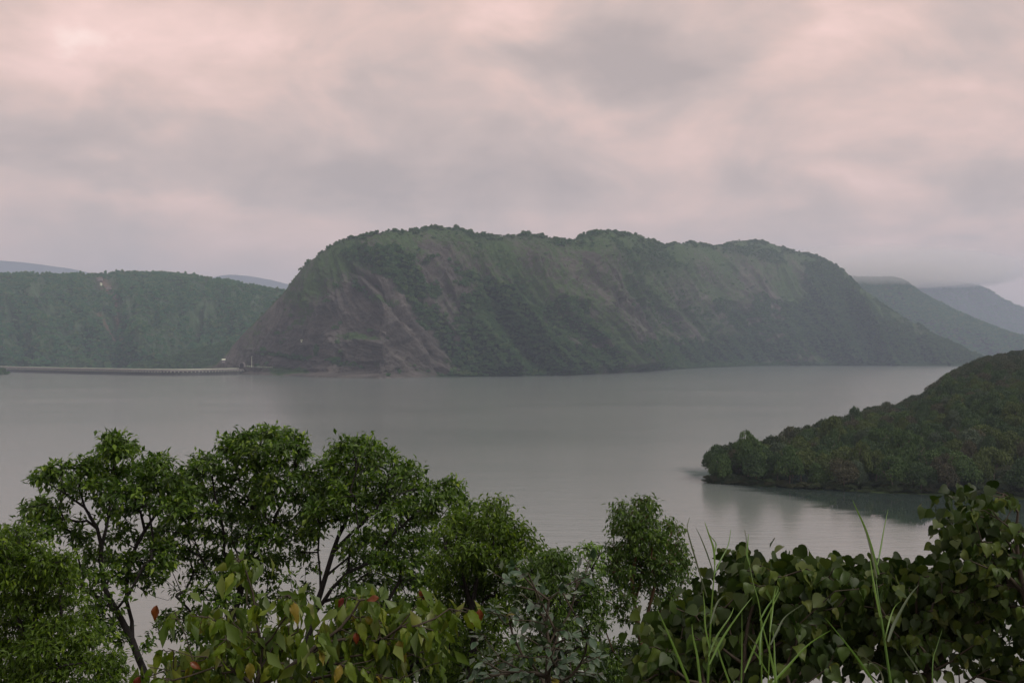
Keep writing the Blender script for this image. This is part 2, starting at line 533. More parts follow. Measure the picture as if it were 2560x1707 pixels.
def blob_mask(U, V, items, nz, soft=0.35):
    """ellipses (u, v, ru, rv, angle_deg, weight) with a noisy edge"""
    m = np.zeros_like(U)
    for (cu, cv, ru, rv, an, w) in items:
        a = math.radians(an)
        dx = (U - cu) * math.cos(a) + (V - cv) * math.sin(a)
        dy = -(U - cu) * math.sin(a) + (V - cv) * math.cos(a)
        d = np.sqrt((dx / ru) ** 2 + (dy / rv) ** 2) + (nz - 0.5) * 1.5
        m = np.maximum(m, w * (1 - sstep(1 - soft, 1 + soft, d)))
    return m


def masks_main(U, V, T, q, dv):
    nz = fbm(U / 45, V / 32, 5, 0.6)
    nz2 = fbm(U / 18 + 40, V / 14, 4, 0.6)
    g1 = 1 - ridged(q / 95 + 0.3, V / 420, 3, 0.45)      # gullies (1 in their beds)
    g2 = 1 - ridged(q / 34 + 7, V / 170, 3, 0.5)
    woods = blob_mask(U, V, [(1270, 800, 130, 60, 35, 1), (1330, 870, 190, 75, 18, 1), (1240, 905, 120, 40, 0, 1), (1480, 905, 120, 40, 0, 0.9),
                             (1430, 830, 100, 60, 40, 0.7),
                             (1000, 690, 90, 26, 32, 0.85), (960, 640, 120, 22, 12, 0.6), (1050, 760, 90, 16, 55, 0.7), (1120, 850, 90, 16, 62, 0.7),
                             (1150, 700, 60, 18, 50, 0.5), (880, 700, 50, 14, 50, 0.6), (1180, 880, 40, 60, 0, 0.8),
                             (752, 872, 14, 22, 0, 1), (700, 888, 60, 8, 8, 0.7), (830, 900, 70, 7, 8, 0.7),
                             (2150, 850, 330, 70, 12, 1), (2300, 880, 250, 60, 10, 1), (2100, 790, 80, 120, -30, 0.9), (1850, 880, 280, 42, -4, 0.95), (2060, 700, 60, 60, 40, 0.7),
                             (1560, 640, 70, 16, 40, 0.5), (1650, 640, 100, 30, 25, 0.5), (1380, 605, 100, 14, 12, 0.45), (1900, 640, 140, 20, 12, 0.55)], nz)
    shore = sstep(15, 4, (interp(FOOT_MAIN, U) - V)) * sstep(1040, 1140, U)
    crest = sstep(26, 3, dv) * sstep(760, 880, U) * 0.6 * sstep(0.35, 0.6, nz2)
    gul = sstep(0.50, 0.72, g1) * sstep(820, 1000, U) * (0.45 + 0.9 * (nz - 0.3)) * 0.9
    bare = blob_mask(U, V, [(1530, 870, 75, 22, 50, 1), (1500, 930, 30, 8, 30, .7)], nz2)
    veg = np.clip(np.maximum.reduce([woods, shore, crest, gul * sstep(900, 1150, U)]) - bare, 0, 1)
    grassy = 0.40 + 0.10 * sstep(1000, 1250, U) + 0.75 * (fbm(q / 40 + 9, V / 90, 4) - 0.5) + 0.30 * sstep(120, 10, dv) + 0.16 * (g1 > 0.45)
    # the bare dome at the near end, grassy ledges on it
    dome = sstep(1120, 1000, U) * np.maximum(sstep(60, 150, dv), sstep(780, 680, U) * sstep(0, 7, dv))
    grassy = grassy - 0.55 * dome
    grassy = np.maximum(grassy, blob_mask(U, V, [(870, 830, 55, 12, 5, .9), (960, 745, 45, 9, 10, .8), (720, 795, 50, 7, -45, .7), (700, 925, 45, 10, 3, 1.1),
                                                 (1530, 865, 80, 20, 50, .9), (1600, 640, 30, 50, -50, .6), (2050, 740, 60, 20, 35, .8), (640, 915, 40, 4, 0, .6), (930, 900, 40, 5, 0, .5)], nz2, 0.5))
    return dict(veg=veg, grassy=grassy, soil=np.zeros_like(U), g1=g1, g2=g2)


def relief_main(U, V, T, q, dv, mk):
    amp = np.clip(dv / 60, 0.16, 1) * sstep(0.0, 0.04, T)
    edge = sstep(560, 720, U) * 0.7 + 0.3
    rt_ = 1 + 0.5 * sstep(1150, 1350, U)
    r = -(mk['g1'] - 0.4) * 74 * edge * rt_ - (mk['g2'] - 0.4) * 26 * rt_
    r += (fbm(q / 210 + 3, V / 240, 3) - 0.5) * 60 * edge
    r += (fbm(U / 26, V / 26, 5, 0.6) - 0.5) * 13
    r += (fbm(U / 7, V / 7, 3, 0.6) - 0.5) * 7
    r += np.clip(ridged(q / 16 + 5, V / 60, 3, 0.55) - 0.62, 0, 1) * 16 - 2
    # the deep groove beside the near dome, and the notch of the outer slab on its left
    for pts, w, dep in (([(860, 650), (930, 700), (1010, 780), (1065, 850), (1110, 935)], 11, 20),
                        ([(1010, 610), (1090, 700), (1160, 800), (1200, 900)], 12, 14),
                        ([(785, 640), (730, 730), (655, 800), (600, 870), (585, 920)], 7, 9)):
        pa = np.array(pts, float)
        uu = np.interp(V, pa[:, 1], pa[:, 0])
        inside = sstep(pa[0, 1] - 20, pa[0, 1] + 20, V)
        r -= dep * np.exp(-((U - uu) / w) ** 2) * inside
    r = r * amp * 0.75
    r += mk['veg'] * 2.5 * amp * (fbm(U / 6, V / 5, 2) - 0.3)
    # overhung recess with the dark back wall
    r -= 7 * np.exp(-(((U - 762) / 20) ** 2 + ((V - 842) / 13) ** 2) ** 2)
    # ledges with the old track round the foot
    for (a, b, va, vb, dep) in ((606, 690, 916, 921, 9), (700, 900, 888, 903, 4), (690, 860, 925, 905, 3)):
        vl = va + (vb - va) * (U - a) / (b - a)
        r += dep * sstep(-2, 1.5, V - vl) * sstep(a - 8, a + 4, U) * sstep(b + 15, b - 15, U)
    return r


hill, HM = hill_sheet('rock_hill', SIL_MAIN, foot(FOOT_MAIN), M['main_hill'], np.arange(508, 2640, 2.0),
                      np.interp(np.arange(508, 2640, 2.0), [508, 700, 1000, 1500, 2640], [0.55, 0.7, 0.8, 0.85, 1.0]),
                      nt_=330, masks=masks_main, relief=relief_main, kfall=kfall_main, prof=0.55)


def masks_green(soils=()):
    def f(U, V, T, q, dv):
        nz = fbm(U / 30, V / 25, 4, 0.6)
        s = np.zeros_like(U)
        for pts, w in soils:
            pa = np.array(pts, float)
            uu = np.interp(V, pa[:, 1], pa[:, 0]) + (nz - 0.5) * 14
            ins = sstep(pa[0, 1] - 6, pa[0, 1] + 6, V) * sstep(pa[-1, 1] + 6, pa[-1, 1] - 6, V)
            s = np.maximum(s, np.exp(-((U - uu) / w) ** 2) * ins)
        return dict(veg=np.clip(nz * 1.2, 0, 1), grassy=np.full_like(U, 0.8), soil=s)
    return f


def relief_soft(amp, sc=70):
    def f(U, V, T, q, dv, mk):
        a = np.clip(dv / 40, 0.05, 1) * sstep(0, 0.05, T)
        return ((ridged(q / sc, V / (sc * 1.6), 4, 0.5) - 0.6) * amp + (fbm(U / 14, V / 12, 4) - 0.5) * amp * 0.35) * a
    return f


def relief_left(U, V, T, q, dv, mk):
    a = np.clip(dv / 40, 0.08, 1) * sstep(0, 0.05, T)
    r_ = (fbm(q / 120 + 2, V / 110, 3, 0.5) - 0.5) * 150 + (ridged(q / 55, V / 90, 3, 0.5) - 0.6) * 40 + (fbm(U / 14, V / 12, 4) - 0.5) * 22
    return r_ * a


SIL_LEFT = [(-500, 700), (-300, 690), (-100, 684), (0, 687), (80, 686), (150, 687), (230, 684), (300, 681), (330, 678), (380, 681), (430, 686), (500, 693), (560, 703),
            (640, 716), (700, 723), (760, 735), (830, 755), (950, 800)]
lh, HL = hill_sheet('green_valley_hill', SIL_LEFT, lambda u: np.full(u.size, 2150.0), M['green_hill'], np.arange(-500, 950, 3.0), np.full(484, 2.3), z0=-1,
                    nt_=150, masks=masks_green([([(235, 775), (255, 800), (300, 835), (325, 862)], 7), ([(295, 720), (285, 745), (290, 795)], 5), ([(255, 690), (265, 715)], 16)]),
                    relief=relief_left, prof=0.3, kfall=lambda U: np.interp(U, [0, 700], [0.5, -0.4]))
kn, HK = hill_sheet('wooded_knoll', [(330, 917), (380, 908), (430, 893), (480, 880), (520, 868), (560, 862), (620, 858), (680, 860)],
                    lambda u: np.full(u.size, 2080.0), M['green_hill'], np.arange(330, 680, 3.0), np.full(117, 1.1), z0=0, nt_=60, masks=masks_green(), relief=relief_soft(10, 40), prof=0.3)
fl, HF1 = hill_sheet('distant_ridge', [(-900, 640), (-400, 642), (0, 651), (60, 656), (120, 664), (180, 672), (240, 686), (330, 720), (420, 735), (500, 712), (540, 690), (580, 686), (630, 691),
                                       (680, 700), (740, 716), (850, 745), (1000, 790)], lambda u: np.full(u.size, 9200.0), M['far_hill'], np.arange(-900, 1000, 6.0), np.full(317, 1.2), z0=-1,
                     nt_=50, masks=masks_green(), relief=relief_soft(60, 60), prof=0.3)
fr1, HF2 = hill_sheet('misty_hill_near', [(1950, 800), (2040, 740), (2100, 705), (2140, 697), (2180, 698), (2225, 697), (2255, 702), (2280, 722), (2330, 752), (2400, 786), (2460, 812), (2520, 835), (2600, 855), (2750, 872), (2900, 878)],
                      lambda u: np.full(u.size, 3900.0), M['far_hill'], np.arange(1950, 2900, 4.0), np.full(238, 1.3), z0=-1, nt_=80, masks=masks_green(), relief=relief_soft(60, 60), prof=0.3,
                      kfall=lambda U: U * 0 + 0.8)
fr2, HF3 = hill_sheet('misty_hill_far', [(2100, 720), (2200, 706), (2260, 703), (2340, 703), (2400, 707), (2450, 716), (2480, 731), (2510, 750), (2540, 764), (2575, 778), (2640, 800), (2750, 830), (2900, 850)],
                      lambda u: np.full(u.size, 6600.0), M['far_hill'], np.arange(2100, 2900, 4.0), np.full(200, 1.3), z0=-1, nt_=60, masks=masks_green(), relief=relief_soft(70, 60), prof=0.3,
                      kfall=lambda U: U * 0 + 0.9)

# the wooded spur on the near side
SPUR_D = [(1768, 296), (1850, 318), (2013, 368), (2166, 425), (2300, 510), (2400, 600), (2560, 720), (3100, 900)]
SPUR_SIL = [(1768, 1204), (1800, 1197), (1850, 1183), (1905, 1172), (1980, 1165), (2013, 1148), (2068, 1126), (2166, 1090), (2242, 1078), (2307, 1042), (2340, 1000),
            (2394, 962), (2460, 926), (2560, 903), (2700, 880), (3100, 860)]
SPUR_FOOT = [(1768, 1206), (1850, 1212), (2000, 1222), (2180, 1233), (2330, 1239), (2430, 1244), (2560, 1252), (3100, 1290)]
su = np.arange(1766, 3100, 4.0)
sdb = foot(SPUR_FOOT)(su)
sdr = interp(SPUR_D, su)
szr = np.maximum(H + (HZ - interp(SPUR_SIL, su)) / F * sdr, 0.6)
sp, HS = hill_sheet('wooded_spur', SPUR_SIL, lambda u: H * F / (interp(SPUR_FOOT, u) - HZ), M['spur_ground'], su, np.maximum(sdr - sdb, 4) / szr, z0=0,
                    nt_=90, masks=lambda U, V, T, q, dv: dict(veg=np.full_like(U, 0.5), grassy=np.full_like(U, 0.9), soil=np.zeros_like(U)),
                    relief=lambda U, V, T, q, dv, mk: (fbm(U / 60, V / 60, 4) - 0.5) * 3 * sstep(0, .08, T), prof=0.25)

# water
wm, t, b = new_mat('lake_water')
geo = N(t, 'ShaderNodeNewGeometry')
pos = geo.outputs['Position']
sp_ = N(t, 'ShaderNodeSeparateXYZ'); L(t, pos, sp_.inputs[0])
rp = noise(t, scale_vec(t, pos, (0.35, 1.0, 1.0)), 0.9, 5, 0.6).outputs['Fac']
rp2 = noise(t, scale_vec(t, pos, (0.25, 1.0, 1.0)), 0.22, 4, 0.6).outputs['Fac']
patch = noise(t, scale_vec(t, pos, (0.35, 1.0, 1.0), (5, 3, 0)), 0.012, 5, 0.55, 0.8).outputs['Fac']
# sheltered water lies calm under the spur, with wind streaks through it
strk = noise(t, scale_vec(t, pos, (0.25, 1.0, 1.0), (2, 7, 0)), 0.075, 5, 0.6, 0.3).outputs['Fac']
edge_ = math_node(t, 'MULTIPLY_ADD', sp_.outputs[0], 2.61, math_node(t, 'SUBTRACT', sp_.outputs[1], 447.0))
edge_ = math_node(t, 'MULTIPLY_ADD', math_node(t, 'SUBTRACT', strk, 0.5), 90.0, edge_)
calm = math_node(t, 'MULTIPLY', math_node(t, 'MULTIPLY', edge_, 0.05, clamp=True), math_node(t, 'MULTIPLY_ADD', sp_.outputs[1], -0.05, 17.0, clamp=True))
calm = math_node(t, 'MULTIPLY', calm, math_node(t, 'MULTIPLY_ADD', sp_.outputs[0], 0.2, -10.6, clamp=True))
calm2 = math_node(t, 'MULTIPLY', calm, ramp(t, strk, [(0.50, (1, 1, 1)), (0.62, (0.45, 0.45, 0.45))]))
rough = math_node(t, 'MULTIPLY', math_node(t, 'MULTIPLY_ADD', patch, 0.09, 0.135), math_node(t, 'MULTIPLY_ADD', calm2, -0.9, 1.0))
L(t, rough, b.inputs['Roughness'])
# base colour darkened under the spur to paint in its dark reflection
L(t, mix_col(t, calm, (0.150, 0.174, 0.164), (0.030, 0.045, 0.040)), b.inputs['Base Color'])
b.inputs['IOR'].default_value = 1.5
b.inputs['Specular IOR Level'].default_value = 0.5
bp = N(t, 'ShaderNodeBump')
bp.inputs['Strength'].default_value = 0.5
L(t, math_node(t, 'MULTIPLY_ADD', calm2, -0.128, 0.14), bp.inputs['Distance'])
L(t, math_node(t, 'ADD', math_node(t, 'MULTIPLY', rp, 0.5), math_node(t, 'MULTIPLY', rp2, 1.2)), bp.inputs['Height'])
L(t, bp.outputs[0], b.inputs['Normal'])
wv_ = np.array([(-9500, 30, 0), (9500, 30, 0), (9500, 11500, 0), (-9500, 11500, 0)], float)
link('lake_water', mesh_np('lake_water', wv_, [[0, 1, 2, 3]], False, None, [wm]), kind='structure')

# the slope the camera stands on
gx = np.concatenate([np.linspace(-320, -40, 40), np.linspace(-36, 36, 60), np.linspace(40, 320, 40)])
gy = np.concatenate([np.linspace(-120, -4, 24), np.linspace(-3, 60, 90)])
GX, GY = np.meshgrid(gx, gy, indexing='xy')


def ground_z(x, y):
    z = np.where(y < 8, 37.25 - 0.33 * np.maximum(y, 0) ** 1.0, 34.6 - 0.9 * (y - 8))
    z = np.where(y < 0, 37.25 + 0.02 * -y, z)
    n = (fbm(np.asarray(x) / 6 + 50, np.asarray(y) / 6 + 50, 4) - 0.5)
    return z + n * np.clip(np.abs(y) / 10, 0.1, 1.2) - 0.15


GZ = np.maximum(ground_z(GX, GY), -4)
idx = np.arange(GX.size).reshape(GX.shape)
gf = np.stack([idx[:-1, :-1], idx[:-1, 1:], idx[1:, 1:], idx[1:, :-1]], -1).reshape(-1, 4)
M['slope'] = simple_mat('slope_soil', (0.05, 0.06, 0.025), 0.95, 0.5, 0.8)
link('hillside_ground', mesh_np('hillside_ground', np.stack([GX, GY, GZ], -1).reshape(-1, 3), gf, True, None, [M['slope']]), kind='structure')


# ------------------------------------------------------------------ leaf and branch geometry
def basis(axis, nrm):
    a = axis / (np.linalg.norm(axis, axis=-1, keepdims=True) + 1e-9)
    n = nrm - (nrm * a).sum(-1, keepdims=True) * a
    n /= np.linalg.norm(n, axis=-1, keepdims=True) + 1e-9
    s = np.cross(n, a)
    return a, s, n


LEAF_V = np.array([(0, 0, 0), (0.45, -0.5, 0.10), (1, 0, -0.10), (0.45, 0.5, 0.10), (0.5, 0, 0.0)])
LEAF_F = np.array([(0, 4, 1), (1, 4, 2), (0, 3, 4), (3, 2, 4)])
_ho = [(0.0, 0.12), (0.05, 0.36), (0.2, 0.5), (0.38, 0.49), (0.6, 0.36), (0.8, 0.17)]
HEART_V = np.array([(0.08, 0, 0)] + [(x, y, 0.10 * y / 0.5 - 0.16 * x * x) for x, y in _ho] + [(1, 0, -0.18)] + [(x, -y, 0.10 * y / 0.5 - 0.16 * x * x) for x, y in reversed(_ho)] + [(0.5, 0, -0.05)])
HEART_F = np.array([(0, i, i + 1) if i < 4 else (14, i, i + 1) for i in range(1, 7)] + [(14, i, i + 1) if i < 10 else (0, i, i + 1) for i in range(7, 13)] + [(0, 4, 14), (0, 14, 10)])
QUAD_V = np.array([(-.5, -.5, -.1), (.5, -.5, .1), (.5, .5, -.1), (-.5, .5, .1)])
QUAD_F = np.array([(0, 1, 2, 3)])


def scatter(tv, tf, pos, axis, nrm, ln, wd):
    a, s, n = basis(axis, nrm)
    v = (pos[:, None] + tv[None, :, 0:1] * a[:, None] * ln[:, None, None]
         + tv[None, :, 1:2] * s[:, None] * wd[:, None, None] + tv[None, :, 2:3] * n[:, None] * ln[:, None, None])
    f = tf[None] + (np.arange(len(pos)) * len(tv))[:, None, None]
    return v.reshape(-1, 3), f.reshape(-1, tf.shape[1])


def tubes(p0, p1, r0, r1, k=5):
    d = p1 - p0
    ln = np.linalg.norm(d, axis=1, keepdims=True) + 1e-9
    d = d / ln
    ref = np.where(np.abs(d[:, 2:3]) > 0.9, np.array([[1., 0, 0]]), np.array([[0., 0, 1]]))
    s = np.cross(d, ref); s /= np.linalg.norm(s, axis=1, keepdims=True) + 1e-9
    w = np.cross(d, s)
    an = np.arange(k) * 2 * np.pi / k
    ring = np.cos(an)[None, :, None] * s[:, None] + np.sin(an)[None, :, None] * w[:, None]
    a = (p0 - d * r0[:, None] * 0.25)[:, None] + ring * r0[:, None, None]
    b_ = (p1 + d * r1[:, None] * 0.25)[:, None] + ring * r1[:, None, None]
    v = np.concatenate([a, b_], 1).reshape(-1, 3)
    i = np.arange(k); j = (i + 1) % k
    f = np.stack([i, j, j + k, i + k], -1)
    f = f[None] + (np.arange(len(p0)) * 2 * k)[:, None, None]
    return v, f.reshape(-1, 4)


def densify(pl, step=0.35, jit=0.03, r=None):
    r = r or rng
    out = [np.array(pl[0], float)]
    for a, b_ in zip(pl[:-1], pl[1:]):
        a = np.array(a, float); b_ = np.array(b_, float)
        n = max(1, int(np.linalg.norm(b_ - a) / step))
        for i in range(1, n + 1):
            p = a + (b_ - a) * i / n
            if i < n:
                p = p + r.normal(0, jit, 3)
            out.append(p)
    return out


def grow(stems, attract, bf=0.35, tip=0.004, expo=2.2, rmin=None, step=0.3):
    """stems: polylines (the first starts on the ground). attract (n,3): twig points joined by a path-length-weighted spanning tree."""
    nodes, par, pl = [], [], []
    for si, st in enumerate(stems):
        pts = densify(st, step, step * 0.09)
        if si == 0:
            nodes.append(pts[0]); par.append(-1); pl.append(0.0); last = 0; rest = pts[1:]
        else:
            A_ = np.array(nodes)
            last = int(np.argmin(np.linalg.norm(A_ - pts[0], axis=1))); rest = pts[1:]
        for p in rest:
            nodes.append(p); par.append(last); pl.append(pl[last] + np.linalg.norm(p - nodes[last])); last = len(nodes) - 1
    nst = len(nodes)
    A_ = np.array(nodes); plA = np.array(pl)
    D = np.linalg.norm(attract[:, None] - A_[None], axis=2) + bf * plA[None]
    # discourage joining the lowest part of the stem
    best = D.argmin(1); cost = D.min(1)
    done = np.zeros(len(attract), bool)
    for _ in range(len(attract)):
        c = np.where(done, 1e9, cost)
        i = int(c.argmin())
        done[i] = True
        pr = best[i]
        p = attract[i]
        q0 = np.array(nodes[pr])
        L_ = np.linalg.norm(p - q0)
        n = max(1, int(L_ / (step * 1.3)))
        last = pr
        for s_ in range(1, n + 1):
            f_ = s_ / n
            q_ = q0 + (p - q0) * f_
            if s_ < n:
                q_ = q_ + rng.normal(0, 0.05 * L_ / n ** 0.5 * 0.8, 3) + np.array((0, 0, -0.06 * L_ * math.sin(math.pi * f_)))
            nodes.append(q_); par.append(last); pl.append(pl[last] + np.linalg.norm(q_ - nodes[last])); last = len(nodes) - 1
        dn = np.linalg.norm(attract - p, axis=1) + bf * pl[last]
        upd = dn < cost
        cost = np.where(upd, dn, cost); best = np.where(upd, last, best)
    nodes = np.array(nodes); par = np.array(par)
    acc_ = np.zeros(len(nodes)); nch = np.zeros(len(nodes), int)
    for i in range(len(nodes) - 1, 0, -1):
        if acc_[i] == 0: acc_[i] = tip ** expo
        acc_[par[i]] += acc_[i]; nch[par[i]] += 1
    r = acc_ ** (1 / expo)
    return nodes, par, r, nch, nst


def branch_mesh(name, nodes, par, r, mat, k=5, thick=1.0):
    i = np.arange(1, len(nodes))
    p = par[1:]
    r1 = r[i] * thick
    r0 = np.minimum(r[p] * thick, r1 * 1.35 + 0.001)
    big = r1 > 0.02
    v1, f1 = tubes(nodes[p][big], nodes[i][big], r0[big], r1[big], 8)
    v2, f2 = tubes(nodes[p][~big], nodes[i][~big], r0[~big], r1[~big], 4)
    return mesh_np(name, np.concatenate([v1, v2]), np.concatenate([f1, f2 + len(v1)]), True, None, [mat])


def leaf_cloud(pos, tdir, per, ln, wd, spread, droop, r=None, up=1.0):
    r = r or rng
    n = len(pos) * per
    p = np.repeat(pos, per, 0); td = np.repeat(tdir, per, 0)
    ax = td * 0.55 + r.normal(0, 0.6, (n, 3)) + np.array((0, 0, -droop))
    ax /= np.linalg.norm(ax, axis=1, keepdims=True)
    nr = np.array((0, 0, up)) + r.normal(0, 0.38, (n, 3))
    base = p + r.normal(0, spread, (n, 3)) * np.array((1, 1, 0.7)) + ax * ln * 0.12
    s = r.uniform(0.7, 1.25, n)
    rn = np.clip(np.repeat(r.random(len(pos)), per) * 0.45 + r.random(n) * 0.55, 0, 1)
    return base, ax, nr, ln * s, wd * s * r.uniform(0.85, 1.15, n), rn


def clump_points(cl, depth, per_area=0.010, flat=0.60, dj=1.0, thick=0.9):
    out = []
    for c in cl:
        u, v, rr = c[:3]
        d = (c[3] if len(c) > 3 else depth) + rng.uniform(-dj, dj)
        n = max(5, int(per_area * rr * rr * 3.14))
        R = rr / F * d * 0.86
        q = rng.normal(0, 1, (n, 3)); q /= np.linalg.norm(q, axis=1, keepdims=True)
        q *= (rng.random((n, 1)) ** 0.45) * R
        q *= np.where(rng.random((n, 1)) < 0.10, rng.uniform(1.2, 1.75, (n, 1)), 1.0)
        q[:, 2] *= flat
        q[:, 0] *= 1.2
        q[:, 1] *= thick * 1.6
        out.append(P(u, v, d) + q)
    return np.concatenate(out)


def small_leaf_tree(name, label, group, depth, stems_px, clumps, mat, bark, ln, wd, per=10, droop=0.22, density=0.0082, spread=0.07, dj=1.0, thick=1.0, tip=0.004, bf=0.35):
    ub = stems_px[0][0][0]
    x0, y0 = (ub - CU) / F * depth, depth
    base = np.array((x0, y0, float(ground_z(np.array(x0), np.array(y0))) - 0.1))
    stems = [[base] + [P(u, v, d) for u, v, d in stems_px[0]]] + [[P(u, v, d) for u, v, d in s] for s in stems_px[1:]]
    att = clump_points(clumps, depth, density, dj=dj)
    nodes, par, r, nch, nst = grow(stems, att, bf=bf, tip=tip)
    root = thing(name, label, 'tree', base, group)
    bm_ = branch_mesh('trunk', nodes - base, par, r, bark, thick=thick)
    link('trunk', bm_, root)
    thin = np.where((r < 0.012) & (np.arange(len(nodes)) >= nst))[0]
    tdir = nodes[thin] - nodes[par[thin]]
    tdir /= np.linalg.norm(tdir, axis=1, keepdims=True) + 1e-9
    b_, ax, nr, l_, w_, rn = leaf_cloud(nodes[thin], tdir, per, ln, wd, spread, droop)
    tip_light = np.repeat((nch[thin] == 0).astype(float), per)  # end-twig leaves coloured paler, standing in for light on the crown tips
    rn = np.clip(rn * 0.75 + tip_light * 0.3 * rng.random(len(rn)) - 0.05, 0, 1)
    v, f = scatter(LEAF_V, LEAF_F, b_ - base, ax, nr, l_, w_)
    me = mesh_np('foliage', v, f, False, {'rnd': np.repeat(rn, len(LEAF_V))}, [mat])
    link('foliage', me, root, kind='stuff')
    print(name, 'nodes', len(nodes), 'leaves', len(b_))
    return root


# ------------------------------------------------------------------ crowns for instances
def crown_mesh(name, mat, rs, R=1.0, hgt=1.0, lobes=14, per=110, leaf=0.11, round_=False):
    r = np.random.default_rng(rs)
    P_, A_, N_, L_, R_ = [], [], [], [], []
    for i in range(lobes):
        th = r.uniform(0, 2 * np.pi); rad = R * math.sqrt(r.uniform(0, 0.62))
        c = np.array((rad * math.cos(th), rad * math.sin(th), hgt * (0.30 + 0.62 * (1 - (rad / R) ** 2) * r.uniform(0.55, 1.0)) * (1 if r.random() > 0.3 else 0.6)))
        lr = R * (r.uniform(0.30, 0.46) if round_ else r.uniform(0.24, 0.40))
        if round_:
            zz = r.uniform(0, 1); rad = R * 0.62 * math.sqrt(max(0, 1 - zz * zz)) * r.uniform(0.7, 1.1)
            c = np.array((rad * math.cos(th), rad * math.sin(th), hgt * (0.34 + 0.46 * zz)))
        q = r.normal(0, 1, (per, 3)); q /= np.linalg.norm(q, axis=1, keepdims=True)
        q[:, 2] = np.where(q[:, 2] < -0.35, -q[:, 2], q[:, 2])
        n = q.copy()
        p = c + q * lr * r.uniform(0.80, 1.08, (per, 1)) * np.array((1, 1, 0.55 if round_ else 0.8))
        P_.append(p); N_.append(n + r.normal(0, 0.5, n.shape) + np.array((0, 0, 0.3)))
        A_.append(r.normal(0, 1, n.shape)); L_.append(leaf * R * r.uniform(0.6, 1.4, per))
        R_.append(np.clip(r.random(per) * 0.5 + r.random() * 0.5, 0, 1))
    p = np.concatenate(P_); l_ = np.concatenate(L_)
    v, f = scatter(LEAF_V, LEAF_F, p, np.concatenate(A_), np.concatenate(N_), l_ * (1.05 if round_ else 1.3), l_ * (1.05 if round_ else 1.0))
    return mesh_np(name, v, f, False, {'rnd': np.repeat(np.concatenate(R_), len(LEAF_V))}, [mat])


def trunk_mesh(name, mat, rs, h=1.0, R=1.0):
    r = np.random.default_rng(rs)
    p0, p1, r0, r1 = [], [], [], []
    cur = np.zeros(3); rr = 0.035
    forks = []
    for i in range(4):
        nx = cur + np.array((r.normal(0, .03), r.normal(0, .03), h * 0.12))
        p0.append(cur); p1.append(nx); r0.append(rr); r1.append(rr * .9); cur = nx; rr *= .9
        if i > 1: forks.append(cur)
    for i in range(7):
        a = forks[i % len(forks)]
        th = i * 2.4 + r.uniform(0, 1)
        e = a + np.array((math.cos(th) * R * .5, math.sin(th) * R * .5, h * r.uniform(.2, .42)))
        mid = (a + e) / 2 + r.normal(0, .04, 3)
        p0 += [a, mid]; p1 += [mid, e]; r0 += [.018, .013]; r1 += [.013, .006]
    v, f = tubes(np.array(p0), np.array(p1), np.array(r0), np.array(r1), 6)
    return mesh_np(name, v, f, True, None, [mat])


def instancer(name, pts, scl, rot, sources, mats_kind='stuff', label=None):
    """stuff: the points of one mesh carry instances of the source meshes"""
    me = bpy.data.meshes.new(name)
    me.vertices.add(len(pts)); me.vertices.foreach_set('co', np.asarray(pts, np.float32).ravel())
    a = me.attributes.new('isize', 'FLOAT_VECTOR', 'POINT'); a.data.foreach_set('vector', np.asarray(scl, np.float32).ravel())
    a = me.attributes.new('irot', 'FLOAT_VECTOR', 'POINT'); a.data.foreach_set('vector', np.asarray(rot, np.float32).ravel())
    o = link(name, me, kind=mats_kind)
    if label: o['label'] = label
    col = bpy.data.collections.new(name + '_sources')
    for s_ in sources:
        so = bpy.data.objects.new(s_.name, s_)
        col.objects.link(so)
    g = bpy.data.node_groups.new(name + '_nodes', 'GeometryNodeTree')
    g.interface.new_socket('Geometry', in_out='INPUT', socket_type='NodeSocketGeometry')
    g.interface.new_socket('Geometry', in_out='OUTPUT', socket_type='NodeSocketGeometry')
    gi = g.nodes.new('NodeGroupInput'); go = g.nodes.new('NodeGroupOutput')
    ip = g.nodes.new('GeometryNodeInstanceOnPoints')
    ci = g.nodes.new('GeometryNodeCollectionInfo')
    ci.inputs['Collection'].default_value = col
    ci.inputs['Separate Children'].default_value = True
    ci.inputs['Reset Children'].default_value = True
    ip.inputs['Pick Instance'].default_value = True
    na_ = g.nodes.new('GeometryNodeInputNamedAttribute'); na_.data_type = 'FLOAT_VECTOR'; na_.inputs['Name'].default_value = 'isize'
    nr_ = g.nodes.new('GeometryNodeInputNamedAttribute'); nr_.data_type = 'FLOAT_VECTOR'; nr_.inputs['Name'].default_value = 'irot'
    e2r = g.nodes.new('FunctionNodeEulerToRotation')
    g.links.new(gi.outputs[0], ip.inputs['Points'])
    g.links.new(ci.outputs[0], ip.inputs['Instance'])
    g.links.new(na_.outputs[0], ip.inputs['Scale'])
    g.links.new(nr_.outputs[0], e2r.inputs[0]); g.links.new(e2r.outputs[0], ip.inputs['Rotation'])
    g.links.new(ip.outputs[0], go.inputs[0])
    md = o.modifiers.new('scatter', 'NODES'); md.node_group = g
    return o


def sample_sheet(Hd, n, weight, rs=1, tmax=1.03):
    """random points on a terrain sheet, by area times weight(U,V,T,mk)"""
    r = np.random.default_rng(rs)
    co = Hd['co']
    e1 = co[1:, :-1] - co[:-1, :-1]; e2 = co[:-1, 1:] - co[:-1, :-1]
    ar = np.linalg.norm(np.cross(e1, e2), axis=-1)
    w = weight(Hd)[:-1, :-1] * ar * (Hd['T'][:-1, :-1] < tmax) * (Hd['T'][:-1, :-1] > 0.001)
    p = (w / w.sum()).ravel()
    k = r.choice(p.size, n, p=p)
    i, j = np.unravel_index(k, w.shape)
    a, b_ = r.random(n)[:, None], r.random(n)[:, None]
    return co[i, j] + (co[i + 1, j] - co[i, j]) * a + (co[i, j + 1] - co[i, j]) * b_, i, j


